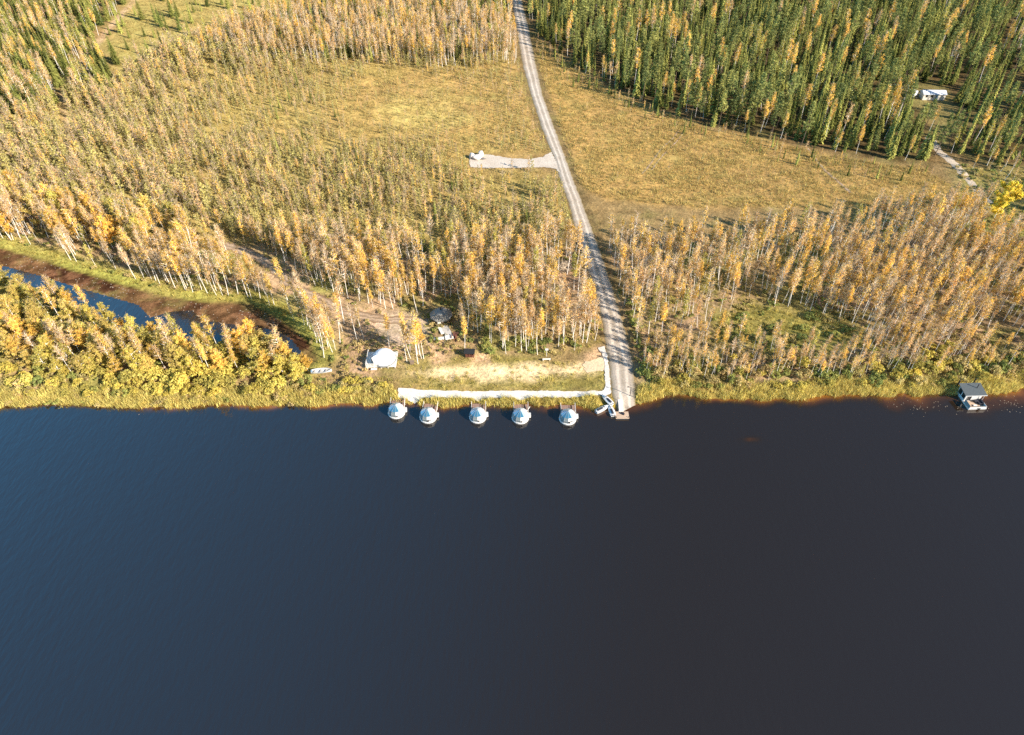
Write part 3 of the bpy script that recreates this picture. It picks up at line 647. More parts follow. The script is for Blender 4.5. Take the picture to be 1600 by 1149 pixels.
def young_prob(x, y):
    bog = np.clip(sstep(-18, 14, sdist(x, y, BOG_L)), 0, 1)
    return (.26 + .78 * sstep(.32, .6, fbm(x, y, 13, 261))) * (1 - .12 * bog) * (1 - .35 * sstep(300, 480, PX(x, y)[0]) * sstep(290, 200, PX(x, y)[1])) * (1 - .6 * sstep(-4, 6, sdist(x, y, YELLOW)))
for p in scatter(YOUNG, 1.75, young_prob):
    bog = float(sstep(-18, 14, sdist(np.array([p[0]]), np.array([p[1]]), BOG_L)[0])); px, py = PX(*p); big = float(sstep(520, 150, px)) * .5 + float(sstep(180, 360, py)) * .25
    s = rng.uniform(.5, .95) * (1 - .32 * bog) * (1 - .18 * float(sstep(300, 440, px)) * float(sstep(270, 210, py))) * (1 + big) * (1 + .5 * float(sstep(150, 100, py)))
    if rng.random() < .6: put('bog_pine', p, int(rng.integers(3)), s, s * rng.uniform(.9, 1.15), 'bog')
    elif rng.random() < .06 and bog < .4: put('spruce_tree', p, int(rng.integers(4)), rng.uniform(.25, .5), None, 'bog')
    else: put('birch_sapling', p, int(rng.integers(3)), s, s * rng.uniform(.9, 1.2), 'bog')
for p in scatter(BOG_R, 4.2, lambda x, y: .10 + .9 * sstep(10, 3, dline(x, y, RR)) * .5 + .5 * sstep(7, 1, dline(x, y, BELT_R[:10]))): put(('bog_pine', 'birch_sapling')[int(rng.random() < .6)], p, int(rng.integers(3)), rng.uniform(.22, .55), None, 'bog_right')
for p in scatter(EASTM, 3.6, lambda x, y: x * 0 + .6):
    if rng.random() < .45: put_birch(p, {'gold': .4, 'thin': .3, 'rust': .4}, rng.uniform(.4, .85), 'forest')
    else: put(('spruce_tree', 'birch_sapling')[int(rng.random() < .6)], p, int(rng.integers(3)), rng.uniform(.3, .8), None, 'forest' if False else 'bog_right')
EDGE = GP([(835, 60), (895, 118), (958, 153), (1030, 183), (1100, 208), (1200, 232), (1300, 252), (1380, 264), (1440, 268)])
for p in scatter(BOG_R, 2.3, lambda x, y: .55 * sstep(9, 1, dline(x, y, EDGE) + 8 * (vnoise(x, y, 9, 333) - .45))):
    if rng.random() < .5: put('spruce_tree', p, int(rng.integers(4)), rng.uniform(.14, .42), None, 'forest')
    else: put('birch_sapling', p, int(rng.integers(3)), rng.uniform(.3, .75), None, 'bog_right')
# bushes of the bank
BANK_L = GP([(-120, 615), (-120, 560), (0, 568), (130, 560), (180, 538), (250, 542), (420, 545), (470, 575), (520, 586), (560, 598), (575, 624), (400, 627), (200, 630), (0, 627)])
for p in scatter(BANK_L, 2.4, lambda x, y: x * 0 + .85):
    px, py = PX(*p); u = rng.random(); s = rng.uniform(.75, 1.25) * (1.0 if py < 605 else .65)
    if 140 < px < 440: put('willow_bush', p, int(rng.integers(3)), s, None, 'bank_left') if u < .85 else put('leafy_bush', p, int(rng.integers(2)), s, None, 'bank_left')
    elif u < .4: put('willow_bush', p, int(rng.integers(3)), s * .8, None, 'bank_left')
    elif u < .62: put('leafy_bush', p, int(rng.integers(2)), s * .9, None, 'bank_left')
    else: put('sallow_bush', p, int(rng.integers(2)), s * .9, None, 'bank_left')
BANK_R = GP([(1000, 615), (1000, 575), (1100, 578), (1200, 580), (1320, 575), (1450, 570), (1600, 560), (1700, 555), (1700, 590), (1540, 603), (1450, 606), (1300, 608), (1150, 614)])
for p in scatter(BANK_R, 2.4, lambda x, y: x * 0 + .85):
    u = rng.random(); s = rng.uniform(.65, 1.15); px, py = PX(*p); s *= 1.0 if py < 600 else .7
    if u < (.55 if px < 1060 else .3): put('leafy_bush', p, int(rng.integers(2)), s, None, 'bank_right')
    elif u < .68: put('willow_bush', p, int(rng.integers(3)), s * .75, None, 'bank_right')
    else: put('sallow_bush', p, int(rng.integers(2)), s, None, 'bank_right')
for p in scatter(GREENC, 3.4, lambda x, y: x * 0 + .55): put('leafy_bush', p, int(rng.integers(2)), rng.uniform(.5, .9), None, 'glade')
FRONT_R = GP([(992, 545), (1100, 548), (1200, 556), (1300, 558), (1360, 545), (1460, 530), (1600, 520), (1700, 515), (1700, 570), (1600, 578), (1450, 588), (1300, 592), (1200, 596), (1005, 594)])
for p in scatter(FRONT_R, 2.7, lambda x, y: .45 + .5 * sstep(.35, .6, fbm(x, y, 9, 271))):
    u = rng.random(); s = rng.uniform(.6, 1.15)
    if u < .5: put('sallow_bush', p, int(rng.integers(2)), s, None, 'bank_right')
    elif u < .64: put('leafy_bush', p, int(rng.integers(2)), s, None, 'bank_right')
    elif u < .78: put('willow_bush', p, int(rng.integers(3)), s * .8, None, 'bank_right')
    else: put_birch(p, {'gold': .4, 'thin': .3, 'rust': .3}, rng.uniform(.35, .6), 'belt_right')
VERGE_R = GP([(975, 470), (990, 545), (1000, 600), (1012, 600), (1005, 540), (985, 465)])
for p in scatter(VERGE_R, 2.0, lambda x, y: x * 0 + .8): put('leafy_bush', p, int(rng.integers(2)), rng.uniform(.5, .95), None, 'bank_right')
BRUSH_T = GP([(470, 592), (505, 590), (540, 572), (564, 585), (620, 588), (620, 602), (600, 612), (560, 616), (480, 612)])
for p in scatter(BRUSH_T, 2.0, lambda x, y: x * 0 + .7): put(('sallow_bush', 'leafy_bush', 'willow_bush')[int(rng.choice(3, p=[.62, .18, .2]))], p, int(rng.integers(2)), rng.uniform(.35, .75), None, 'bank_left')
HUTBRUSH = GP([(705, 540), (720, 530), (760, 530), (800, 530), (900, 530), (905, 548), (860, 558), (790, 556)])
for p in scatter(HUTBRUSH, 2.0, lambda x, y: x * 0 + .8): put('leafy_bush', p, int(rng.integers(2)), rng.uniform(.4, .75), None, 'behind_lawn')
# plants one can pick out of the photograph
for (a, b, kind, proto, s, zn) in ((1553, 341, 'birch_tree', ('big', 3), 1.0, 'lone'), (681, 345, 'spruce_tree', 1, .52, 'lone_l'), (232, 395, 'birch_tree', ('big', 2), 1.05, 'belt_left'), (1452, 205, 'birch_tree', ('gold', 0), .7, 'yard'), (1342, 158, 'birch_tree', ('big', 0), 1.0, 'forest'), (1365, 128, 'birch_tree', ('big', 1), .95, 'forest'),
        (252, 42, 'spruce_tree', 1, .55, 'field'), (262, 48, 'spruce_tree', 0, .6, 'field'), (315, 18, 'spruce_tree', 2, .5, 'field'), (273, 26, 'birch_tree', ('gold', 1), .8, 'field'), (232, 116, 'spruce_tree', 0, .85, 'northwest'), (227, 110, 'birch_tree', ('rust', 1), .9, 'northwest'), (395, 66, 'spruce_tree', 1, .95, 'field'), (388, 60, 'spruce_tree', 3, .8, 'field'), (175, 142, 'spruce_tree', 1, .8, 'northwest'), (160, 146, 'spruce_tree', 2, .75, 'northwest'),
        (653, 568, 'birch_tree', ('gold', 0), 1.0, 'belt_left'), (662, 560, 'birch_tree', ('gold', 2), .92, 'belt_left'), (652, 553, 'birch_tree', ('thin', 0), 1.0, 'belt_left'), (608, 542, 'birch_tree', ('gold', 1), .75, 'belt_left'), (726, 545, 'birch_tree', ('gold', 1), .8, 'belt_left')):
    x, y = G(a, b); put(kind, (x, y), proto, s, None, zn)

# ------------------------------------------------------------------ labels
def place(kind, px, py, zone):
    """where a plant stands, told by things one can find in the photograph"""
    if zone == 'belt_left':
        if py > 545: return 'beside the white dome tent' if px < 640 else 'at the lawn edge above the walkway'
        if py > 478: return ('beside the mouth of the brown creek' if px < 560 else 'between the dome tent and the grey round hut' if px < 668 else 'in front rows right of the grey round hut' if px < 800 else 'in front rows beside the gravel road')
        return ('along the far grassy bank of the creek' if px < 300 else 'beside the orange dirt track' if px < 560 else 'behind the grey round hut' if px < 760 else 'left of the gravel road by the brushwood heap')
    if zone == 'peninsula': return ('on the spit below the creek at its blue pools' if px < 170 else 'on the spit where the creek bends' if px < 330 else 'on the spit at the narrow creek mouth')
    if zone == 'belt_right':
        if py > 535: return ('by the boat ramp bushes' if px < 1090 else 'in front of the green glade' if px < 1340 else 'above the moored houseboat')
        if py > 455: return ('right of the road near the ramp' if px < 1110 else 'around the green glade' if px < 1370 else 'on the slope behind the houseboat')
        return ('beside the road at the bog edge' if px < 1060 else 'below the open bog' if px < 1350 else 'below the forest path')
    return {'north': 'in the grove left of the far road', 'northwest': 'in the mixed wood beyond the left bog', 'field': 'standing alone in the far grass field', 'forest': 'along the dark forest edge over the open bog' if py > 150 else 'deep in the dark conifer forest', 'yard': 'by the forest clearing with the pale cabin', 'lone': 'alone at the end of the forest path', 'lone_l': 'alone between bog and birch belt',
        'bog': ('on the bog below the turnout' if px > 640 else 'in the thick young stand left of the turnout' if px > 330 else 'in the tall young stand near the creek') if py > 250 else 'on the open bog left of the road', 'bog_right': 'at the edge of the open bog right of the road',
        'bank_left': ('on the bank at the far upstream reeds' if px < 140 else 'on the bank below the creek spit' if px < 320 else 'on the bank near the old boat' if px < 470 else 'on the bank left of the dome tent'), 'bank_right': ('beside the boat ramp' if px < 1070 else 'on the reedy bank right of the ramp' if px < 1300 else 'on the bank left of the houseboat' if px < 1500 else 'on the bank behind the houseboat'), 'glade': 'in the green glade of the right birch belt', 'behind_lawn': 'in green brush behind the lawn'}[zone]
LOOK = {'gold': 'golden birch', 'thin': 'thin-crowned yellow birch', 'rust': 'rusty brown birch', 'bare': 'nearly leafless birch', 'lime': 'yellow-green birch', 'big': 'broad golden birch'}
def lab(kind, r):
    px, py = PX(r[0], r[1]); zp = place(kind, px, py, r[6]); s = r[4]
    if kind == 'birch_tree':
        t, v = r[2]; size = ('tall ', 'middling ', 'short ')[0 if s > .97 else 1 if s > .8 else 2]
        look = 'broad straw-yellow birch' if t == 'big' and v in (0, 2) else 'bright yellow round-crowned birch' if v == 3 else LOOK[t]
        return size + look + ' ' + zp, 'birches ' + zp
    if kind == 'spruce_tree': return ('tall dark' if s > .95 else 'narrow green' if s > .7 else 'small young') + ' spruce ' + zp, 'spruces ' + zp
    if kind == 'pine_tree': return ('tall' if s > .95 else 'middling' if s > .85 else 'lower') + ' round-topped blue-green pine ' + zp, 'pines ' + zp
    if kind == 'bog_pine': return ('tall' if s > .85 else 'slim' if s > .55 else 'stunted') + ' olive young pine ' + zp, 'young pines ' + zp
    if kind == 'birch_sapling': return ('golden', 'rusty', 'yellow-green')[r[2]] + (' tall' if s > .85 else ' slim' if s > .55 else ' tiny') + ' birch sapling ' + zp, 'birch saplings ' + zp
    nm = {'willow_bush': 'yellow rounded willow bush', 'leafy_bush': 'green leafy bush', 'sallow_bush': 'tawny half-bare sallow bush'}[kind]
    return ('big ' if s > .75 else 'middling ' if s > .55 else 'low ') + nm + ' ' + zp, nm.split()[-2] + ' bushes ' + zp
PROTO = {'birch_tree': {**{(k, i): BIRCH[k][i] for k in BIRCH for i in range(3)}, **{('big', i): BIGB[i] for i in range(4)}}, 'spruce_tree': dict(enumerate(SPRUCE)), 'pine_tree': dict(enumerate(PINE)), 'bog_pine': dict(enumerate(BOGPINE)), 'birch_sapling': dict(enumerate(SAPLING)),
    'willow_bush': dict(enumerate(WILLOW)), 'leafy_bush': dict(enumerate(GREENB)), 'sallow_bush': dict(enumerate(SALLOW))}
CAT = {'birch_tree': 'birch', 'spruce_tree': 'spruce', 'pine_tree': 'pine', 'bog_pine': 'young pine', 'birch_sapling': 'sapling', 'willow_bush': 'bush', 'leafy_bush': 'bush', 'sallow_bush': 'bush'}
rest = {}
for kind, L in recs.items():
    sizes = []
    for r in L:
        px, py = PX(r[0], r[1]); vis = -5 < px < 1605 and py > 4
        dist = math.sqrt(r[0] ** 2 + r[1] ** 2 + H * H); sizes.append((-(r[4] / dist) if vis else 1, len(sizes)))
    order = [i for _, i in sorted(sizes)]; cap = 296
    shown = [i for i in order[:cap] if sizes[i][0] < 0]; ss = set(shown)
    rest[kind] = [r for i, r in enumerate(L) if i not in ss]
    src = {}
    for i in shown:
        r = L[i]; key = r[2]
        z = float(land_h(np.array([r[0]]), np.array([r[1]]))[0])
        lb, gp = lab(kind, r)
        if key not in src:
            pl, mats = PROTO[kind][key]
            if kind in ('birch_tree', 'spruce_tree', 'pine_tree'):
                o = empty(kind, (0, 0, 0))
                t = bpy.data.objects.new('trunk', pl.mesh('trunk', mats, {0})); C.objects.link(t); t.parent = o
                c = bpy.data.objects.new('crown', pl.mesh('crown', mats, set(range(1, len(mats))))); C.objects.link(c); c.parent = o
            else:
                o = bpy.data.objects.new(kind, pl.mesh(kind, mats)); C.objects.link(o)
            src[key] = o
        else: o = copy_tree(src[key])
        o.location = (r[0], r[1], z); o.scale = (r[3], r[3], r[4]); o.rotation_euler = (0, 0, r[5])
        tag(o, lb, CAT[kind], gp)
print({k: (len(v), len(rest[k])) for k, v in recs.items()})

# ------------------------------------------------------------------ what nobody could count: instanced masses
def mass(name, protos, P, idx, sx, sz, rot, z, label, cat):
    col = bpy.data.collections.new(name + '_kinds')
    for k, (pl, mats) in enumerate(protos):
        o = bpy.data.objects.new('%s_kind_%03d' % (name, k), pl.mesh(name, mats)); col.objects.link(o)
    me = bpy.data.meshes.new(name); n = len(P)
    me.vertices.add(n); me.vertices.foreach_set('co', np.stack([P[:, 0], P[:, 1], z], 1).astype(np.float32).ravel())
    for nm, v in (('kind_index', idx), ):
        a = me.attributes.new(nm, 'INT', 'POINT'); a.data.foreach_set('value', np.asarray(v, np.int32))
    a = me.attributes.new('turn', 'FLOAT_VECTOR', 'POINT'); a.data.foreach_set('vector', np.stack([rot * 0, rot * 0, rot], 1).astype(np.float32).ravel())
    a = me.attributes.new('grow', 'FLOAT_VECTOR', 'POINT'); a.data.foreach_set('vector', np.stack([sx, sx, sz], 1).astype(np.float32).ravel())
    o = bpy.data.objects.new(name, me); C.objects.link(o)
    ng = bpy.data.node_groups.new(name, 'GeometryNodeTree')
    ng.interface.new_socket('Geometry', in_out='INPUT', socket_type='NodeSocketGeometry'); ng.interface.new_socket('Geometry', in_out='OUTPUT', socket_type='NodeSocketGeometry')
    N = ng.nodes; gi = N.new('NodeGroupInput'); go = N.new('NodeGroupOutput'); ip = N.new('GeometryNodeInstanceOnPoints'); ci = N.new('GeometryNodeCollectionInfo')
    ci.inputs['Collection'].default_value = col; ci.inputs['Separate Children'].default_value = True; ci.inputs['Reset Children'].default_value = True
    ip.inputs['Pick Instance'].default_value = True
    def attr(nm, t):
        a = N.new('GeometryNodeInputNamedAttribute'); a.data_type = t; a.inputs['Name'].default_value = nm; return a.outputs['Attribute']
    K = ng.links
    K.new(gi.outputs[0], ip.inputs['Points']); K.new(ci.outputs[0], ip.inputs['Instance']); K.new(attr('kind_index', 'INT'), ip.inputs['Instance Index'])
    e2r = N.new('FunctionNodeEulerToRotation'); K.new(attr('turn', 'FLOAT_VECTOR'), e2r.inputs[0]); K.new(e2r.outputs[0], ip.inputs['Rotation'])
    K.new(attr('grow', 'FLOAT_VECTOR'), ip.inputs['Scale']); K.new(ip.outputs[0], go.inputs[0])
    md = o.modifiers.new('plants', 'NODES'); md.node_group = ng
    tag(o, label, cat, None, 'stuff'); return o
def mass_rest(name, kinds, label, cat):
    protos = []; at = {}
    for k in kinds:
        for key, pr in PROTO[k].items(): at[(k, key)] = len(protos); protos.append(pr)
    L = [(k, r) for k in kinds for r in rest[k]]
    if not L: return
    P = np.array([(r[0], r[1]) for _, r in L])
    mass(name, protos, P, [at[(k, r[2])] for k, r in L], np.array([r[3] for _, r in L]), np.array([r[4] for _, r in L]), np.array([r[5] for _, r in L]), land_h(P[:, 0], P[:, 1]), label, cat)
mass_rest('birch_woods', ['birch_tree'], 'countless slim birches filling the back of the two woods beside the road', 'birch wood')
mass_rest('conifer_forest', ['spruce_tree', 'pine_tree'], 'dense dark conifer forest stretching back beyond its front row', 'forest')
mass_rest('bog_thicket', ['bog_pine', 'birch_sapling'], 'thicket of small pines and birch saplings spread over the bog', 'thicket')
mass_rest('bank_undergrowth', ['willow_bush', 'leafy_bush', 'sallow_bush'], 'further bushes along the river bank', 'undergrowth')
def grass_mass(name, protos, P, s0, s1, label, cat, w=None):
    n = len(P); s = rng.uniform(s0, s1, n); idx = rng.choice(len(protos), n, p=w)
    mass(name, protos, P, idx, s, s * rng.uniform(.85, 1.2, n), rng.uniform(0, 6.28, n), np.maximum(land_h(P[:, 0], P[:, 1]), -.05), label, cat)
def cloud(poly, sp, prob):
    x0, y0 = poly.min(0); x1, y1 = poly.max(0)
    X, Y = np.meshgrid(np.arange(x0, x1, sp), np.arange(y0, y1, sp)); x = (X + rng.uniform(-.5, .5, X.shape) * sp).ravel(); y = (Y + rng.uniform(-.5, .5, Y.shape) * sp).ravel()
    px, py = PX(x, y); k = (px > -120) & (px < 1720) & (py > -70); x, y = x[k], y[k]
    k = inpoly(x, y, poly); x, y = x[k], y[k]; k = rng.random(len(x)) < prob(x, y); return np.stack([x[k], y[k]], 1)
def offroad(x, y, w=.3):
    b = sdist(x, y, ROADPOLY) < -w
    for P in (TURN, WALK, SANDPAD): b &= sdist(x, y, P) < -w
    return b
xs = np.arange(-190, 190, .42); REEDS = []
for k in range(11):
    d = .1 + k * .42; x = xs + rng.uniform(-.3, .3, len(xs)); y = shore_y(x) + d + rng.uniform(-.25, .25, len(xs)); px, py = PX(x, y)
    keep = offroad(x, y, .2) & ~((px > 952) & (px < 996)) & (rng.random(len(x)) < (1 if k < 5 else .8)) & (rng.random(len(x)) < .35 + sstep(.3, .5, vnoise(x, y, 3.5, 71)))
    keep &= ~((px > 936) & (px < 962) & (py > 618)); keep &= ~((px > 615) & (px < 950) & (d > 3.2)); REEDS.append(np.stack([x, y], 1)[keep])
grass_mass('reeds', REED, np.concatenate(REEDS), .45, .9, 'yellow reeds and sedge fringing the river bank', 'reeds')
nb = lambda lo: (lambda x, y: (lo + (1 - lo) * sstep(.35, .6, fbm(x, y, 6, 81))) * offroad(x, y))
BG = [cloud(BOG_R, 1.0, nb(.45)), cloud(YOUNG, 1.35, nb(.3)), cloud(FIELD_N, 1.6, nb(.4))]
grass_mass('bog_grass', BOGT, np.concatenate(BG), .7, 1.6, 'straw-coloured sedge tussocks covering the bog', 'bog grass')
GR = [cloud(EASTM, 1.2, lambda x, y: x * 0 + .6)] + [cloud(b_, 1.25, lambda x, y: (.2 + .8 * sstep(.4, .6, fbm(x, y, 9, 83))) * offroad(x, y) * (sdist(x, y, CREEK) < -.3) * (dline(x, y, TRACK) > 1.7) * (sdist(x, y, YARD) < 0) * (sdist(x, y, SOIL) < 0)) for b_ in (BELT_L, BELT_R, PENIN)]
grass_mass('forest_floor_growth', GRASS, np.concatenate(GR), .7, 1.5, 'grass and low shrubs under the birches', 'undergrowth', [.4, .25, .12, .23])
LN = [cloud(BRUSH_T, .7, lambda x, y: x * 0 + .8), cloud(LAWN, .6, lambda x, y: (.1 + .6 * sstep(.42, .62, fbm(x, y, 4, 85))) * (1 - .75 * inpoly(x, y, DRY)) * offroad(x, y)), cloud(GREENC, .8, lambda x, y: x * 0 + .7)]
CB = CREEK[:11]; xx = np.concatenate([np.stack([np.interp(np.linspace(0, 10, 900), range(11), CB[:, 0]) + rng.normal(0, .3, 900), np.interp(np.linspace(0, 10, 900), range(11), CB[:, 1]) + .6 + rng.uniform(0, 4.5, 900)], 1)])
grass_mass('bank_grass', GRASS[:2] + [REED[1]], np.concatenate(LN + [xx]), .5, 1.05, 'short green grass of the shore lawn and creek bank', 'grass', [.5, .4, .1])

# ------------------------------------------------------------------ the floating glass huts
def ringpt(r, a, z): return (r * math.cos(a), r * math.sin(a), z)
def make_hut(mark):
    t = empty('floating_hut', (0, 0, 0))
    MB().lathe([(1.7, -.35), (1.95, -.1), (1.98, .3), (1.86, .38)], 24).build('float_base', 'white_shell', t)
    N = 12; prof = [(1.82, .382), (1.87, 1.1), (1.60, 1.82), (.10, 2.75)]
    parts = {'shell': MB(), 'glass_roof': MB(), 'skylight': MB(), 'glass_wall': MB()}
    for k in range(N):
        a0, a1 = 2 * math.pi * k / N, 2 * math.pi * (k + 1) / N; mid = math.degrees((a0 + a1) / 2)
        for j in range(3):
            (ra, za), (rb, zb) = prof[j], prof[j + 1]
            if j < 2: w = 'glass_wall' if 140 < mid < (262 if j == 0 else 285) else 'shell'
            else: w = 'glass_roof' if 195 < mid < 312 else 'skylight' if 62 < mid < 195 or (j == 2 and 312 < mid < 345) else 'shell'
            parts[w].quad(ringpt(ra, a0, za), ringpt(ra, a1, za), ringpt(rb, a1, zb), ringpt(rb, a0, zb))
    sh = parts['shell'].build('shell', 'white_shell', t); parts['glass_roof'].build('glass_roof', 'glass_blue', t); parts['skylight'].build('skylight', 'glass_pale', t); parts['glass_wall'].build('glass_wall', 'glass_grey', t)
    f = MB()
    for k in range(N):
        a = 2 * math.pi * k / N; md = math.degrees(a)
        for j in range(3):
            (ra, za), (rb, zb) = prof[j], prof[j + 1]
            f.tube(ringpt(ra + .005, a, za), ringpt(rb + .005, a, zb), .03, n=4)
    for k in range(N):
        a0, a1 = 2 * math.pi * k / N, 2 * math.pi * (k + 1) / N
        f.tube(ringpt(1.88, a0, 1.1), ringpt(1.88, a1, 1.1), .045, n=4)
    f.build('frame', 'frame_grey', t)
    MB().lathe([(.16, 2.70), (.16, 2.80), (.03, 2.84)], 10).build('cap', 'steel', t)
    MB().box((2.12, .35, .55), (.55, .95, .7), bev=.08).build('side_box', 'white_shell', t)
    MB().box((-.3, 2.95, .30), (2.15, 2.15, .14)).build('deck', 'deck_brown', t)
    MB().box((1.42, 2.35, .27), (.72, 3.4, .12)).build('gangway', 'deck_brown', t)
    r = MB()
    for x, y in ((1.83, .75), (1.83, 2.3), (1.83, 3.95), (-1.45, 2.0), (-1.45, 3.95)): r.tube((x, y, .2), (x, y, 1.25), .05, n=5)
    r.tube((1.83, .75, 1.23), (1.83, 3.95, 1.23), .045, n=5); r.tube((1.83, .75, .8), (1.83, 3.95, .8), .03, n=5); r.tube((-1.45, 2.0, 1.23), (-1.45, 3.95, 1.23), .045, n=5)
    r.build('railing', 'white_wood', t)
    MB().box((.28, -1.88, .72), (.34, .10, .34)).build('vent', 'black_metal', t)
    if mark: MB().box((.55, -1.80, 1.0), (1.0, .07, .10), .25).build('bar', 'black_metal', t)
    return t
HUTL = ['white faceted glass hut afloat furthest upstream, tight against the yellow reeds', 'white glass igloo hut with dark bar below the walkway spur, second from upstream', 'middle one of the five floating white glass igloo huts',
    'floating white igloo hut with a pale pole leaning at its deck', 'floating white igloo hut with dark bar, nearest the jet skis and pier']
for i, ((a, b), mk) in enumerate((((619.5, 644), 0), ((669, 651), 1), ((746.5, 651), 0), ((813, 652), 0), ((887, 653.5), 1))):
    t = make_hut(mk); x, y = G(a, b, .3); t.location = (x, y, 0); t.rotation_euler = (0, 0, R((3, -3, 1, 0, -1)[i])); t.scale = (.95, .95, .95)
    tag(t, HUTL[i], 'floating hut', 'glass huts moored along the shore')
x, y = G(828, 637, .6); x2, y2 = G(823.5, 643, .4)
tag(MB().tube((x, y, .9), (x2, y2, .5), .06, .05, 6).build('mooring_pole', 'white_wood'), 'pale pole leaning from the reeds to a hut deck', 'pole')

# ------------------------------------------------------------------ houseboat
hx, hy = G(1517, 626, .2)
hb = empty('houseboat', (hx, hy, 0), R(1.5), 'white houseboat with slate grey roof moored at the reeds', 'houseboat'); hb.scale = (.87, .72, .86)
MB().loft([[(-2.1, -3.55, -.3), (2.1, -3.55, -.3), (2.1, 3.7, -.3), (-2.1, 3.7, -.3)], [(-2.3, -3.85, .42), (2.3, -3.85, .42), (2.3, 3.9, .42), (-2.3, 3.9, .42)]]).build('hull', 'white_shell', hb)
MB().box((0, -2.0, .45), (4.3, 3.3, .06)).build('deck', 'deck_tan', hb)
w = MB(); w.box((2.0, 1.75, 1.52), (.12, 3.9, 2.2)); w.box((-2.0, 1.75, 1.52), (.12, 3.9, 2.2)); w.box((0, 3.63, 1.52), (3.88, .12, 2.2)); w.box((.75, -.14, 1.52), (2.38, .12, 2.2)); w.box((-1.84, -.14, 1.52), (.2, .12, 2.2))
w.build('cabin_wall', 'white_shell', hb)
MB().box((-1.09, -.13, 1.5), (1.30, .06, 2.14)).build('glass_door', 'glass_dark', hb)
for yy in (.75, 2.6):
    f = MB().box((-2.075, yy, 1.6), (.04, 1.5, 1.7)).build('window', 'glass_dark', hb)
rf = MB(); rf.loft([[(-2.75, -.95, 2.62), (2.75, -.95, 2.62), (2.75, 3.9, 3.2), (-2.75, 3.9, 3.2)], [(-2.75, -.95, 2.76), (2.75, -.95, 2.76), (2.75, 3.9, 3.34), (-2.75, 3.9, 3.34)]])
ro = rf.build('roof', 'roof_slate', hb)
MB().box((0, -.98, 2.70), (5.5, .05, .2)).build('fascia', 'white_shell', ro)
MB().tube((1.1, 1.9, 3.0), (1.1, 1.9, 4.3), .11, n=10).tube((1.1, 1.9, 4.34), (1.1, 1.9, 4.5), .2, .08, 10).build('chimney', 'black_metal', hb)
for xx in (-2.1, 2.1): MB().tube((xx, -.85, .48), (xx, -.85, 2.64), .06, n=6).build('post', 'white_shell', hb)
MB().box((0, -3.68, .76), (4.3, .1, .58)).box((2.14, -2.0, .76), (.1, 3.26, .58)).build('bulwark', 'white_shell', hb)
MB().box((-2.14, -2.2, .95), (.05, 2.85, .95)).build('side_screen', 'glass_grey', hb)
MB().tube((-2.1, -3.66, 1.12), (2.1, -3.66, 1.12), .035, n=5).tube((2.14, -3.6, 1.12), (2.14, -1.0, 1.12), .035, n=5).build('rail', 'black_metal', hb)
MB().box((1.45, -1.35, .72), (1.1, 1.9, .45), bev=.06).box((1.83, -1.35, 1.05), (.28, 1.9, .45), bev=.06).box((.55, -.95, .72), (.7, .9, .45), bev=.06).build('sofa', 'seat_dark', hb)
MB().box((-.2, -2.6, .7), (.85, .6, .06)).box((-.2, -2.6, .57), (.12, .12, .2)).build('table', 'white_wood', hb)
MB().box((.35, -3.92, .45), (.5, .14, .5)).build('ladder', 'black_metal', hb)
MB().tube((2.3, -2.9, .4), (2.3, -2.9, .9), .13, n=8).build('fender', 'white_shell', hb)
for (a, b, tx) in ((1496, 602, 'dark mooring post in the reeds behind the houseboat, at its upstream corner'), (1521, 599, 'dark mooring post in the reeds behind the middle of the houseboat roof')):
    x, y = G(a, b, 1); o = MB().tube((0, 0, -.4), (.05, .04, 1.9), .16, .13, 8).build('mooring_post', 'black_metal'); o.location = (x, y, .5); tag(o, tx, 'post', 'posts behind the houseboat')

# ------------------------------------------------------------------ dome tent on its white deck
tx, ty = G(597, 561.5, 1.4)
plat = empty('tent_deck', (tx, ty, LZ - .35), R(1.0), 'white square timber deck on stilts under the dome tent', 'deck')
MB().box((0, 0, .78), (7.0, 5.2, .16)).build('platform', 'white_wood', plat)
s_ = MB()
for i in range(5):
    for j in (-1, 1): s_.box((-3.2 + 1.6 * i, j * 2.4, .2), (.16, .16, 1.0))
s_.build('stilts', 'white_wood', plat)
r = MB()
for y_ in np.linspace(-2.5, 2.5, 6): r.box((-3.42, y_, 1.28), (.09, .09, .85))
for x_ in np.linspace(-2.9, -1.1, 4): r.box((x_, -2.52, 1.28), (.09, .09, .85))
r.box((-3.42, 0, 1.74), (.10, 5.1, .07)); r.box((-2.2, -2.52, 1.74), (2.5, .10, .07)); r.box((-3.42, 0, 1.3), (.06, 5.0, .07)); r.box((-2.2, -2.52, 1.3), (2.4, .06, .07))
for x_ in np.linspace(-3.3, -1.0, 16): r.box((x_, -2.52, 1.28), (.045, .045, .8))
r.build('railing', 'white_wood', plat)
MB().box((-1.6, -2.95, .5), (1.4, .6, .1)).build('steps', 'white_wood', plat)
dome = empty('dome_tent', (tx + .5, ty - .05, LZ + .51), R(1), 'white round dome tent with grey skirt standing on the timber deck', 'tent')
pr = [(2.68, .16), (2.66, .7), (2.5, 1.35), (2.15, 1.95), (1.65, 2.45), (1.05, 2.8), (.5, 2.97), (.02, 3.04)]
pr = [(r_, z_ * .84) for r_, z_ in pr]; MB().lathe(pr, 20).build('canvas', 'white_canvas', dome)
MB().lathe([(2.86, 0), (2.86, .22), (2.66, .34), (2.5, 0)], 32).build('skirt', 'grey_skirt', dome)
a = R(218); ca, sa = math.cos(a), math.sin(a)
def T(u, v, z): return (ca * u - sa * v, sa * u + ca * v, z)
pp = MB(); sec = [(-.85, .02), (-.8, 1.5), (0, 2.35), (.8, 1.5), (.85, .02)]
pp.loft([[T(1.9, v, z) for v, z in sec], [T(3.05, v * .95, z * .92) for v, z in sec]]).build('porch', 'white_canvas', dome)
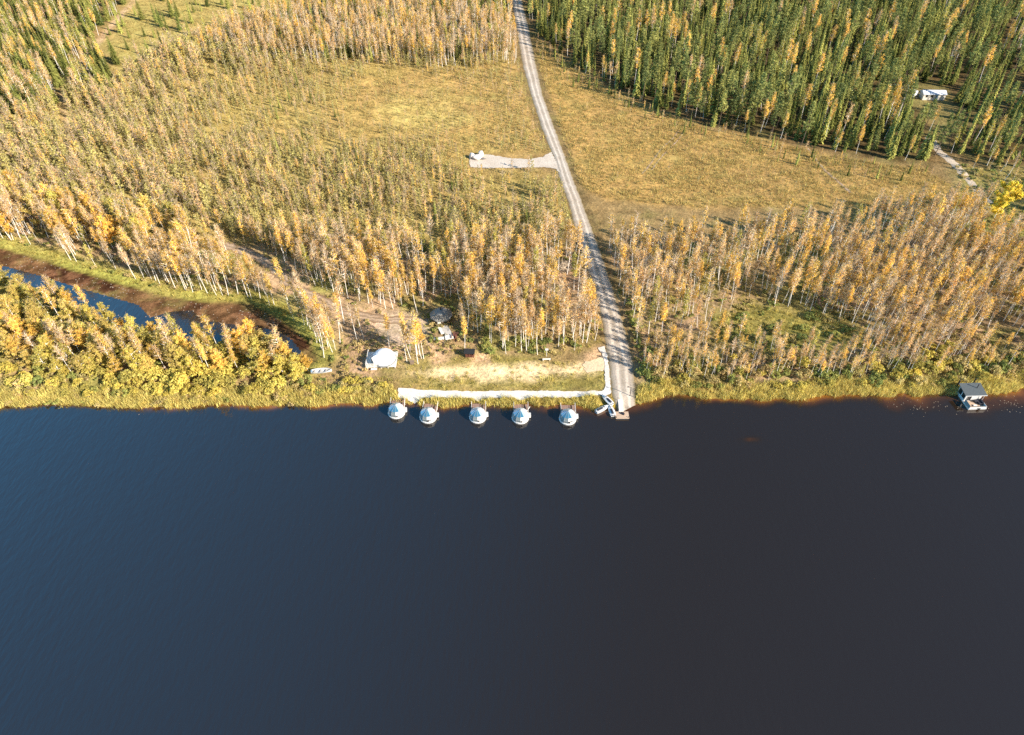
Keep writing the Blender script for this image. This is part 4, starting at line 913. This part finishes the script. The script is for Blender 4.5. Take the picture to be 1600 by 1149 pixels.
MB().quad(T(3.07, -.5, .05), T(3.07, .5, .05), T(3.07, .5, 1.5), T(3.07, -.5, 1.5)).build('door', 'glass_grey', dome)
MB().tube(T(3.06, -.8, .03), T(3.06, 0, 2.2), .05, n=5).tube(T(3.06, .8, .03), T(3.06, 0, 2.2), .05, n=5).build('door_frame', 'grey_skirt', dome)
# ------------------------------------------------------------------ round grey hut and its boardwalk
kx, ky = G(690, 499, 1)
k_ = empty('round_hut', (kx, ky, LZ), R(12), 'weathered grey round timber hut among birches with plank roof', 'hut'); k_.scale = (.92, .92, .92)
oc = lambda r, n=10: [(r * math.cos(2 * math.pi * (i + .5) / n), r * math.sin(2 * math.pi * (i + .5) / n)) for i in range(n)]
MB().prism(oc(2.45), -.3, 1.75).build('wall', 'wood_wall', k_)
rf = MB(); rf.loft([[(a_, b_, 1.6) for a_, b_ in oc(3.1)], [(a_, b_, 1.74) for a_, b_ in oc(3.1)], [(a_ , b_, 2.75) for a_, b_ in oc(1.75)], [(a_, b_, 3.35) for a_, b_ in oc(.45)]]); ro = rf.build('roof', 'wood_grey', k_)
bt = MB()
for i in range(30):
    a_ = 2 * math.pi * i / 30; q = .955 + .045 * abs(math.cos(a_ * 5))
    bt.tube((3.05 * q * math.cos(a_), 3.05 * q * math.sin(a_), 1.80), (1.73 * q * math.cos(a_), 1.73 * q * math.sin(a_), 2.79), .05, n=4)
bt.build('batten', 'dead_wood', ro)
MB().tube((0, 0, 3.3), (0, 0, 4.1), .16, n=8).build('smoke_pipe', 'black_metal', ro)
MB().box((-.9, -2.36, .8), (.9, .12, 1.5), R(-6)).build('door', 'white_wood', k_)
MB().box((.9, -2.34, 1.0), (.7, .1, .6), R(6)).build('window', 'glass_dark', k_)
bw = empty('boardwalk', (*G(697, 517, 1), LZ), R(0), 'pale timber boardwalk leading down from the grey round hut', 'boardwalk')
MB().box((.1, 0, .28), (1.7, 5.4, .14), R(22)).build('walk', 'deck_grey', bw)
MB().box((-1.45, .6, .26), (.85, 4.2, .13), R(22)).build('side_plank', 'white_wood', bw)
MB().box((.95, -2.75, .33), (2.0, 1.5, .16), R(12)).build('landing', 'white_wood', bw)
MB().box((-1.5, -3.0, .16), (2.5, 1.0, .14), R(8)).build('step', 'white_wood', bw)
wp = MB()
for i in range(16): wp.box((rnd.uniform(-.8, .8), rnd.uniform(-.9, .9), .1 + i * .035), (.16, rnd.uniform(1.2, 2), .12), rnd.uniform(-.6, .6))
o = wp.build('plank_heap', 'red_brown'); o.location = (*G(710, 527, 1), LZ); tag(o, 'heap of dark red planks beside the boardwalk landing', 'plank heap')
sx_, sy_ = G(734, 556, 1)
sh = empty('wood_shelter', (sx_, sy_, LZ), R(-4), 'small dark wood shelter with black roof on the grassy slope', 'shelter')
MB().box((0, .55, .6), (2.0, .1, 1.4)).box((-.95, 0, .55), (.1, 1.0, 1.3)).box((.95, 0, .55), (.1, 1.0, 1.3)).build('wall', 'red_brown', sh)
MB().loft([[(-1.25, -.75, 1.25), (1.25, -.75, 1.25), (1.25, .85, 1.5), (-1.25, .85, 1.5)], [(-1.25, -.75, 1.34), (1.25, -.75, 1.34), (1.25, .85, 1.59), (-1.25, .85, 1.59)]]).build('roof', 'black_felt', sh)
fw = MB()
for i in range(5):
    for j in range(3): fw.tube((-.75 + .36 * i, -.55, .12 + .24 * j), (-.75 + .36 * i, .4, .12 + .24 * j), .12, n=6)
fw.build('firewood', 'red_brown', sh)
o = MB().box((0, 0, .35), (.8, .6, .7)).box((0, 0, .73), (.9, .7, .06)).build('wooden_crate', 'wood_wall'); o.location = (*G(644, 568, 1), LZ); tag(o, 'small dark wooden crate on the dry grass right of the tent', 'crate')

# ------------------------------------------------------------------ old rowing boat in the bank bushes
def boat_rings(L, W, Hh, n=9):
    out, inn = [], []
    for i in range(n):
        t = -1 + 2 * i / (n - 1); w_ = W / 2 * max(.04, (1 - abs(t) ** 2.4)) if t > 0 else W / 2 * max(.5, 1 - abs(t) ** 3 * .45)
        h_ = Hh * (1 + .35 * t * t * (t > 0)); xx = t * L / 2
        out.append([(xx, -w_, h_), (xx, -w_ * .7, Hh * .25), (xx, 0, 0), (xx, w_ * .7, Hh * .25), (xx, w_, h_), (xx, w_ * .88, h_), (xx, w_ * .6, Hh * .32), (xx, 0, Hh * .12), (xx, -w_ * .6, Hh * .32), (xx, -w_ * .88, h_)])
    return out
bt_ = empty('rowing_boat', (*G(503, 583, 1.4), LZ + .75), R(6), 'old white rowing boat lying in bank bushes left of the tent', 'boat')
MB().loft(boat_rings(4.7, 1.6, .6)).build('hull', 'white_shell', bt_)
for i, xx in enumerate((-1.5, -.1, 1.1)): MB().box((xx, 0, .45), (.32, 1.25 - .12 * i, .05)).build('thwart', 'deck_grey', bt_)
MB().box((-2.2, 0, .55), (.25, .35, .5)).build('transom_pad', 'blue_paint', bt_)

# ------------------------------------------------------------------ jet skis, pier, ramp posts
def make_jetski():
    t = empty('jet_ski', (0, 0, 0)); rings = []
    for yy, w_, h_ in ((-1.5, .5, .36), (-1.2, .6, .42), (-.3, .62, .46), (.6, .52, .5), (1.2, .32, .52), (1.62, .05, .56)):
        rings.append([(-w_, yy, h_), (-w_ * .75, yy, .02), (0, yy, -.12), (w_ * .75, yy, .02), (w_, yy, h_), (w_ * .6, yy, h_ + .1), (0, yy, h_ + .16), (-w_ * .6, yy, h_ + .1)])
    MB().loft(rings).build('hull', 'white_shell', t)
    MB().loft([[(-.2, -1.2, .55), (.2, -1.2, .55), (.2, .1, .58), (-.2, .1, .58)], [(-.16, -1.1, .82), (.16, -1.1, .82), (.14, .05, .76), (-.14, .05, .76)]]).build('seat', 'seat_dark', t)
    MB().tube((0, .45, .55), (0, .3, .95), .08, .06, 6).tube((-.38, .25, .98), (.38, .25, .98), .03, n=5).build('handlebar', 'black_metal', t)
    MB().loft([[(-.26, .4, .6), (.26, .4, .6), (.12, 1.2, .62), (-.12, 1.2, .62)], [(-.2, .45, .85), (.2, .45, .85), (.08, 1.0, .7), (-.08, 1.0, .7)]]).build('cowl', 'white_shell', t)
    MB().box((0, -1.45, .48), (.7, .3, .04)).build('foot_mat', 'seat_dark', t)
    return t
J = make_jetski(); x, y = G(941, 640, .2); J.location = (x, y, .05); J.rotation_euler = (0, 0, R(-58)); J.scale = (1.08, 1.15, 1.05); tag(J, 'white jet ski moored slanting with its stern to the open water', 'jet ski', 'jet skis by the pier')
for (a, b, rz, zz, lbl) in ((955, 641.5, 10, .05, 'white jet ski floating upright right beside the pier'), (948.5, 628, 32, .62, 'pinkish white jet ski pulled up on the reedy bank')):
    j = copy_tree(J); x, y = G(a, b, .3); j.location = (x, y, zz); j.rotation_euler = (0, 0, R(rz)); j['label'] = lbl
px_, py_ = G(972, 648.5, .4)
pier = empty('pier', (px_, py_, 0), R(0), 'tan timber floating pier at the foot of the boat ramp', 'pier')
MB().box((0, 0, .34), (2.9, 1.95, .16)).build('platform', 'deck_tan', pier)
MB().box((0, 0, .12), (2.7, 1.75, .26)).build('pontoon', 'grey_skirt', pier)
MB().loft([[(-.55, .98, .36), (.45, .98, .36), (.55, 4.4, .62), (-.45, 4.4, .62)], [(-.55, .98, .44), (.45, .98, .44), (.55, 4.4, .70), (-.45, 4.4, .70)]]).build('gangway', 'white_wood', pier)
MB().tube((-.62, 1.0, .3), (-.62, 1.0, 1.2), .04, n=5).tube((-.52, 4.3, .5), (-.52, 4.3, 1.45), .04, n=5).tube((-.62, 1.0, 1.2), (-.52, 4.3, 1.45), .035, n=5).build('handrail', 'steel', pier)
for xx in (-1.3, 1.3): MB().tube((xx, -.8, .42), (xx, -.8, .72), .07, n=6).build('bollard', 'black_metal', pier)
o = MB().box((0, 0, .12), (.9, .5, .22), bev=.08).box((.1, .1, .3), (.4, .3, .16), bev=.05).build('gear_bag', 'seat_dark'); o.location = (px_ + .1, py_ + .25, .42); o.rotation_euler = (0, 0, R(-35)); tag(o, 'dark bag of gear lying on the floating pier', 'bag')
x, y = G(984.5, 617, 1); lp = empty('lamp_post', (x, y, LZ - .2), R(0), 'slim dark lamp post at the right edge of the boat ramp', 'lamp post')
MB().tube((0, 0, -.3), (0, 0, 2.6), .08, .06, 7).build('pole', 'black_metal', lp)
MB().tube((0, 0, 2.55), (-.55, .05, 2.7), .045, n=6).build('arm', 'black_metal', lp)
MB().box((-.65, .05, 2.68), (.4, .2, .1), bev=.03).build('lamp_head', 'black_metal', lp)
x, y = G(854, 556, 1); sg = empty('signpost', (x, y, LZ), R(0), 'white square notice board on a pole behind the lawn', 'sign')
MB().tube((0, 0, -.3), (0, 0, 2.0), .06, n=6).build('pole', 'white_wood', sg); MB().box((0, -.06, 2.1), (.75, .06, .6)).build('board', 'white_shell', sg)
x, y = G(854, 563, 1); bn = empty('bench', (x, y, LZ), R(2), 'long white bench on the dry grass in front of the sign', 'bench')
MB().box((0, 0, .45), (1.9, .45, .07)).build('seat', 'white_wood', bn)
for xx in (-.75, .75): MB().box((xx, 0, .2), (.1, .4, .42)).build('leg', 'white_wood', bn)
# ------------------------------------------------------------------ heap of brushwood, stones of the turnout
import bmesh
x, y = G(877, 418, 1); bh = MB()
for i in range(150):
    a_ = rnd.uniform(0, 6.283); r_ = 2.9 * math.sqrt(rnd.random()); zc = max(.1, 1.9 * (1 - r_ / 3.1) * rnd.random() + .2); d_ = Vector((rnd.gauss(0, 1), rnd.gauss(0, 1), rnd.gauss(0, .35))).normalized() * rnd.uniform(.6, 1.7); c_ = Vector((math.cos(a_) * r_, math.sin(a_) * r_ * .8, zc))
    p_, q_ = c_ - d_, c_ + d_; p_.z = max(.05, p_.z); q_.z = max(.08, q_.z); bh.tube(p_, q_, rnd.uniform(.05, .12), rnd.uniform(.02, .06), 5)
o = bh.build('brushwood_heap', 'dead_wood'); o.location = (x, y, LZ); tag(o, 'heap of bleached grey branches and roots beside the gravel road', 'brushwood heap')
def boulder(seed, sz, mat):
    bm = bmesh.new(); bmesh.ops.create_icosphere(bm, subdivisions=3, radius=1); g = random.Random(seed); ph = [(Vector((g.gauss(0, 1), g.gauss(0, 1), g.gauss(0, 1))).normalized(), g.uniform(.55, .9)) for _ in range(11)]
    for v in bm.verts:
        for n_, d_ in ph:
            k = v.co.dot(n_) - d_
            if k > 0: v.co -= n_ * k * .9
        v.co = Vector((v.co.x * sz[0], v.co.y * sz[1], v.co.z * sz[2]))
    me = bpy.data.meshes.new('boulder'); bm.to_mesh(me); bm.free(); me.materials.append(MATS[mat]); o = bpy.data.objects.new('boulder', me); C.objects.link(o); return o
for sd, a, b, sz, mt, lbl in ((1, 738, 246, (1.0, 1.5, 1.3), 'stone_pale', 'pale boulder at the far end of the gravel turnout'), (2, 746, 248, (2.0, 1.3, 1.1), 'stone_pale', 'long pale boulder, middle of the three in the turnout'), (3, 752, 243, (1.0, 1.2, 1.5), 'stone_pale', 'tallest pale boulder at the bog edge of the turnout'), (4, 743, 245.5, (.7, .6, .6), 'stone_dark', 'dark grey stone wedged between pale boulders on the turnout'), (5, 755, 248.5, (1.2, .5, .35), 'stone_dark', 'flat dark slab of stone beside the tallest boulder')):
    o = boulder(sd, sz, mt); o.location = (*G(a, b, 1.1), 1.1 + sz[2] * .3); tag(o, lbl, 'boulder', 'boulders dumped on the turnout')
# ------------------------------------------------------------------ cabin and caravan in the forest clearing
x, y = G(1455, 154, 1); cb = empty('forest_cabin', (x, y, 1.1), R(-4), 'long cabin with pale metal roof in the forest clearing', 'cabin')
MB().box((0, 0, 1.1), (8.2, 3.6, 2.4)).build('wall', 'white_wood', cb)
rf = MB(); rf.poly([(-4.4, -2.1, 2.2), (4.4, -2.1, 2.2), (4.4, 0, 3.2), (-4.4, 0, 3.2)]); rf.poly([(-4.4, 0, 3.2), (4.4, 0, 3.2), (4.4, 2.1, 2.2), (-4.4, 2.1, 2.2)]); rf.poly([(-4.4, -2.1, 2.1), (-4.4, 2.1, 2.1), (4.4, 2.1, 2.1), (4.4, -2.1, 2.1)]); rf.poly([(-4.4, -2.1, 2.1), (4.4, -2.1, 2.1), (4.4, -2.1, 2.2), (-4.4, -2.1, 2.2)]); rf.poly([(-4.4, -2.1, 2.2), (-4.4, 0, 3.2), (-4.4, 2.1, 2.2), (-4.4, 2.1, 2.1), (-4.4, -2.1, 2.1)]); rf.poly([(4.4, 2.1, 2.2), (4.4, 0, 3.2), (4.4, -2.1, 2.2), (4.4, -2.1, 2.1), (4.4, 2.1, 2.1)])
rf.build('roof', 'metal_roof', cb)
for xx in (-2.8, -.9): MB().box((xx, -1.82, 1.4), (.8, .08, .8)).build('window', 'glass_dark', cb)
MB().box((.9, -1.82, 1.0), (.9, .08, 1.9)).build('door', 'blue_paint', cb)
x, y = G(1422, 151, 1); cv = empty('caravan', (x, y, 1.1), R(25), 'small white caravan parked among trees left of the cabin', 'caravan')
MB().loft([[(-1.1, -2, .5), (1.1, -2, .5), (1.1, 2, .5), (-1.1, 2, .5)], [(-1.15, -2.3, 1.3), (1.15, -2.3, 1.3), (1.15, 2.3, 1.3), (-1.15, 2.3, 1.3)], [(-1.0, -1.8, 2.6), (1.0, -1.8, 2.6), (1.0, 1.8, 2.6), (-1.0, 1.8, 2.6)]]).build('body', 'white_shell', cv)
for s__ in (-1, 1): MB().tube((s__ * .95, 0, .35), (s__ * 1.12, 0, .35), .35, n=14).build('wheel', 'black_metal', cv)
MB().box((-1.14, .3, 1.6), (.06, 1.6, .55)).build('window', 'glass_dark', cv)
MB().tube((0, -2.1, .5), (0, -3.2, .45), .06, n=6).build('drawbar', 'steel', cv)
lf = MB()
for i in range(85):
    a, b = (rnd.gauss(1440, 26), rnd.gauss(637, 6)) if rnd.random() < .5 else (rnd.gauss(1572, 20), rnd.gauss(632, 6)) if rnd.random() < .85 else (rnd.uniform(60, 900), rnd.uniform(640, 665))
    x, y = G(a, b, 0)
    if y > shore_y(np.array([x]))[0] - .4: continue
    s__ = rnd.uniform(.05, .14); t_ = rnd.random() * 3; c_, d_ = math.cos(t_) * s__, math.sin(t_) * s__; lf.quad((x - c_, y - d_, .012), (x + d_ * .6, y - c_ * .6, .012), (x + c_, y + d_, .012), (x - d_ * .6, y + c_ * .6, .012))
tag(lf.build('floating_leaves', 'dead_wood'), 'tan fallen leaves floating on the dark water', 'leaves', None, 'stuff')
cl = MB(); k = 0
while k < 900:
    a, b = rnd.uniform(-60, 470), rnd.uniform(370, 540); x, y = G(a, b, .1)
    if float(sdist(np.array([x]), np.array([y]), CREEK)[0]) < .3: continue
    k += 1
    if float(land_h(np.array([x]), np.array([y]))[0]) < .01 and rnd.random() < .92: continue
    if fbm(np.array([x]), np.array([y]), 4, 37)[0] < .47 and rnd.random() < .8: continue
    z = max(.015, float(land_h(np.array([x]), np.array([y]))[0]) + .02); s__ = rnd.uniform(.08, .24); t_ = rnd.random() * 3; c_, d_ = math.cos(t_) * s__, math.sin(t_) * s__
    cl.quad((x - c_, y - d_, z), (x + d_ * .6, y - c_ * .6, z), (x + c_, y + d_, z + .03), (x - d_ * .6, y + c_ * .6, z))
tag(cl.build('creek_leaf_litter', 'dead_wood'), 'tan fallen leaves and sedge scraps lying on the brown creek bed', 'leaf litter', None, 'stuff')

# ------------------------------------------------------------------ light
SUN_EL, SX, SY = R(28), .84, -.54
wd = bpy.data.worlds.new('World'); S.world = wd; wd.use_nodes = True
nt = wd.node_tree; bg = nt.nodes['Background']; sky = nt.nodes.new('ShaderNodeTexSky'); sky.sky_type = 'NISHITA'; sky.sun_disc = False
sky.sun_elevation = SUN_EL; sky.sun_rotation = math.atan2(SX, SY); sky.air_density = 1.0; sky.dust_density = .3; sky.ozone_density = 1.2
# added blue-teal sky patch upstream, unseen, to brighten the water by its reflection
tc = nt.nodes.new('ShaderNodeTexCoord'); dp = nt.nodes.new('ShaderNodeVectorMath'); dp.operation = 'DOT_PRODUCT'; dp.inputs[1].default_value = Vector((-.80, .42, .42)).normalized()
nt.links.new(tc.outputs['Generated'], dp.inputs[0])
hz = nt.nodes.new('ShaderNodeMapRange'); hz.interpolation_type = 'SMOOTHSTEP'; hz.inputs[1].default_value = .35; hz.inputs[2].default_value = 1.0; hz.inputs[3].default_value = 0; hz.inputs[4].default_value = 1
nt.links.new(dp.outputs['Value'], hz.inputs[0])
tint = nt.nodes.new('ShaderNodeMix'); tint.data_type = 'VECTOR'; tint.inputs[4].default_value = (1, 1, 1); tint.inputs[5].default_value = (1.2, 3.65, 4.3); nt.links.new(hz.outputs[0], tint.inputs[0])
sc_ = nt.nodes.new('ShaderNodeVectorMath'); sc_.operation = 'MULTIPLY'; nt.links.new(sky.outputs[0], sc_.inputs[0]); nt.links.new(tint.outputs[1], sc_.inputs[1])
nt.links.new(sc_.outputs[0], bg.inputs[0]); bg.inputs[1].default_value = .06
sl = bpy.data.lights.new('sun', 'SUN'); sl.energy = 5.0; sl.angle = R(.5); sl.color = (1, .895, .76)
so = bpy.data.objects.new('sun', sl); C.objects.link(so)
so.rotation_euler = Vector((SX * math.cos(SUN_EL), SY * math.cos(SUN_EL), math.sin(SUN_EL))).normalized().to_track_quat('Z', 'Y').to_euler()
so.location = (150, 0, 200)
S.view_settings.view_transform = 'Standard'; S.view_settings.look = 'None'; S.view_settings.exposure = 1.06; S.view_settings.gamma = 1
S.render.engine = 'CYCLES'; S.cycles.max_bounces = 5; S.cycles.diffuse_bounces = 2; S.cycles.glossy_bounces = 2; S.cycles.transmission_bounces = 3; S.cycles.sample_clamp_indirect = 6
S.cycles.use_denoising = False
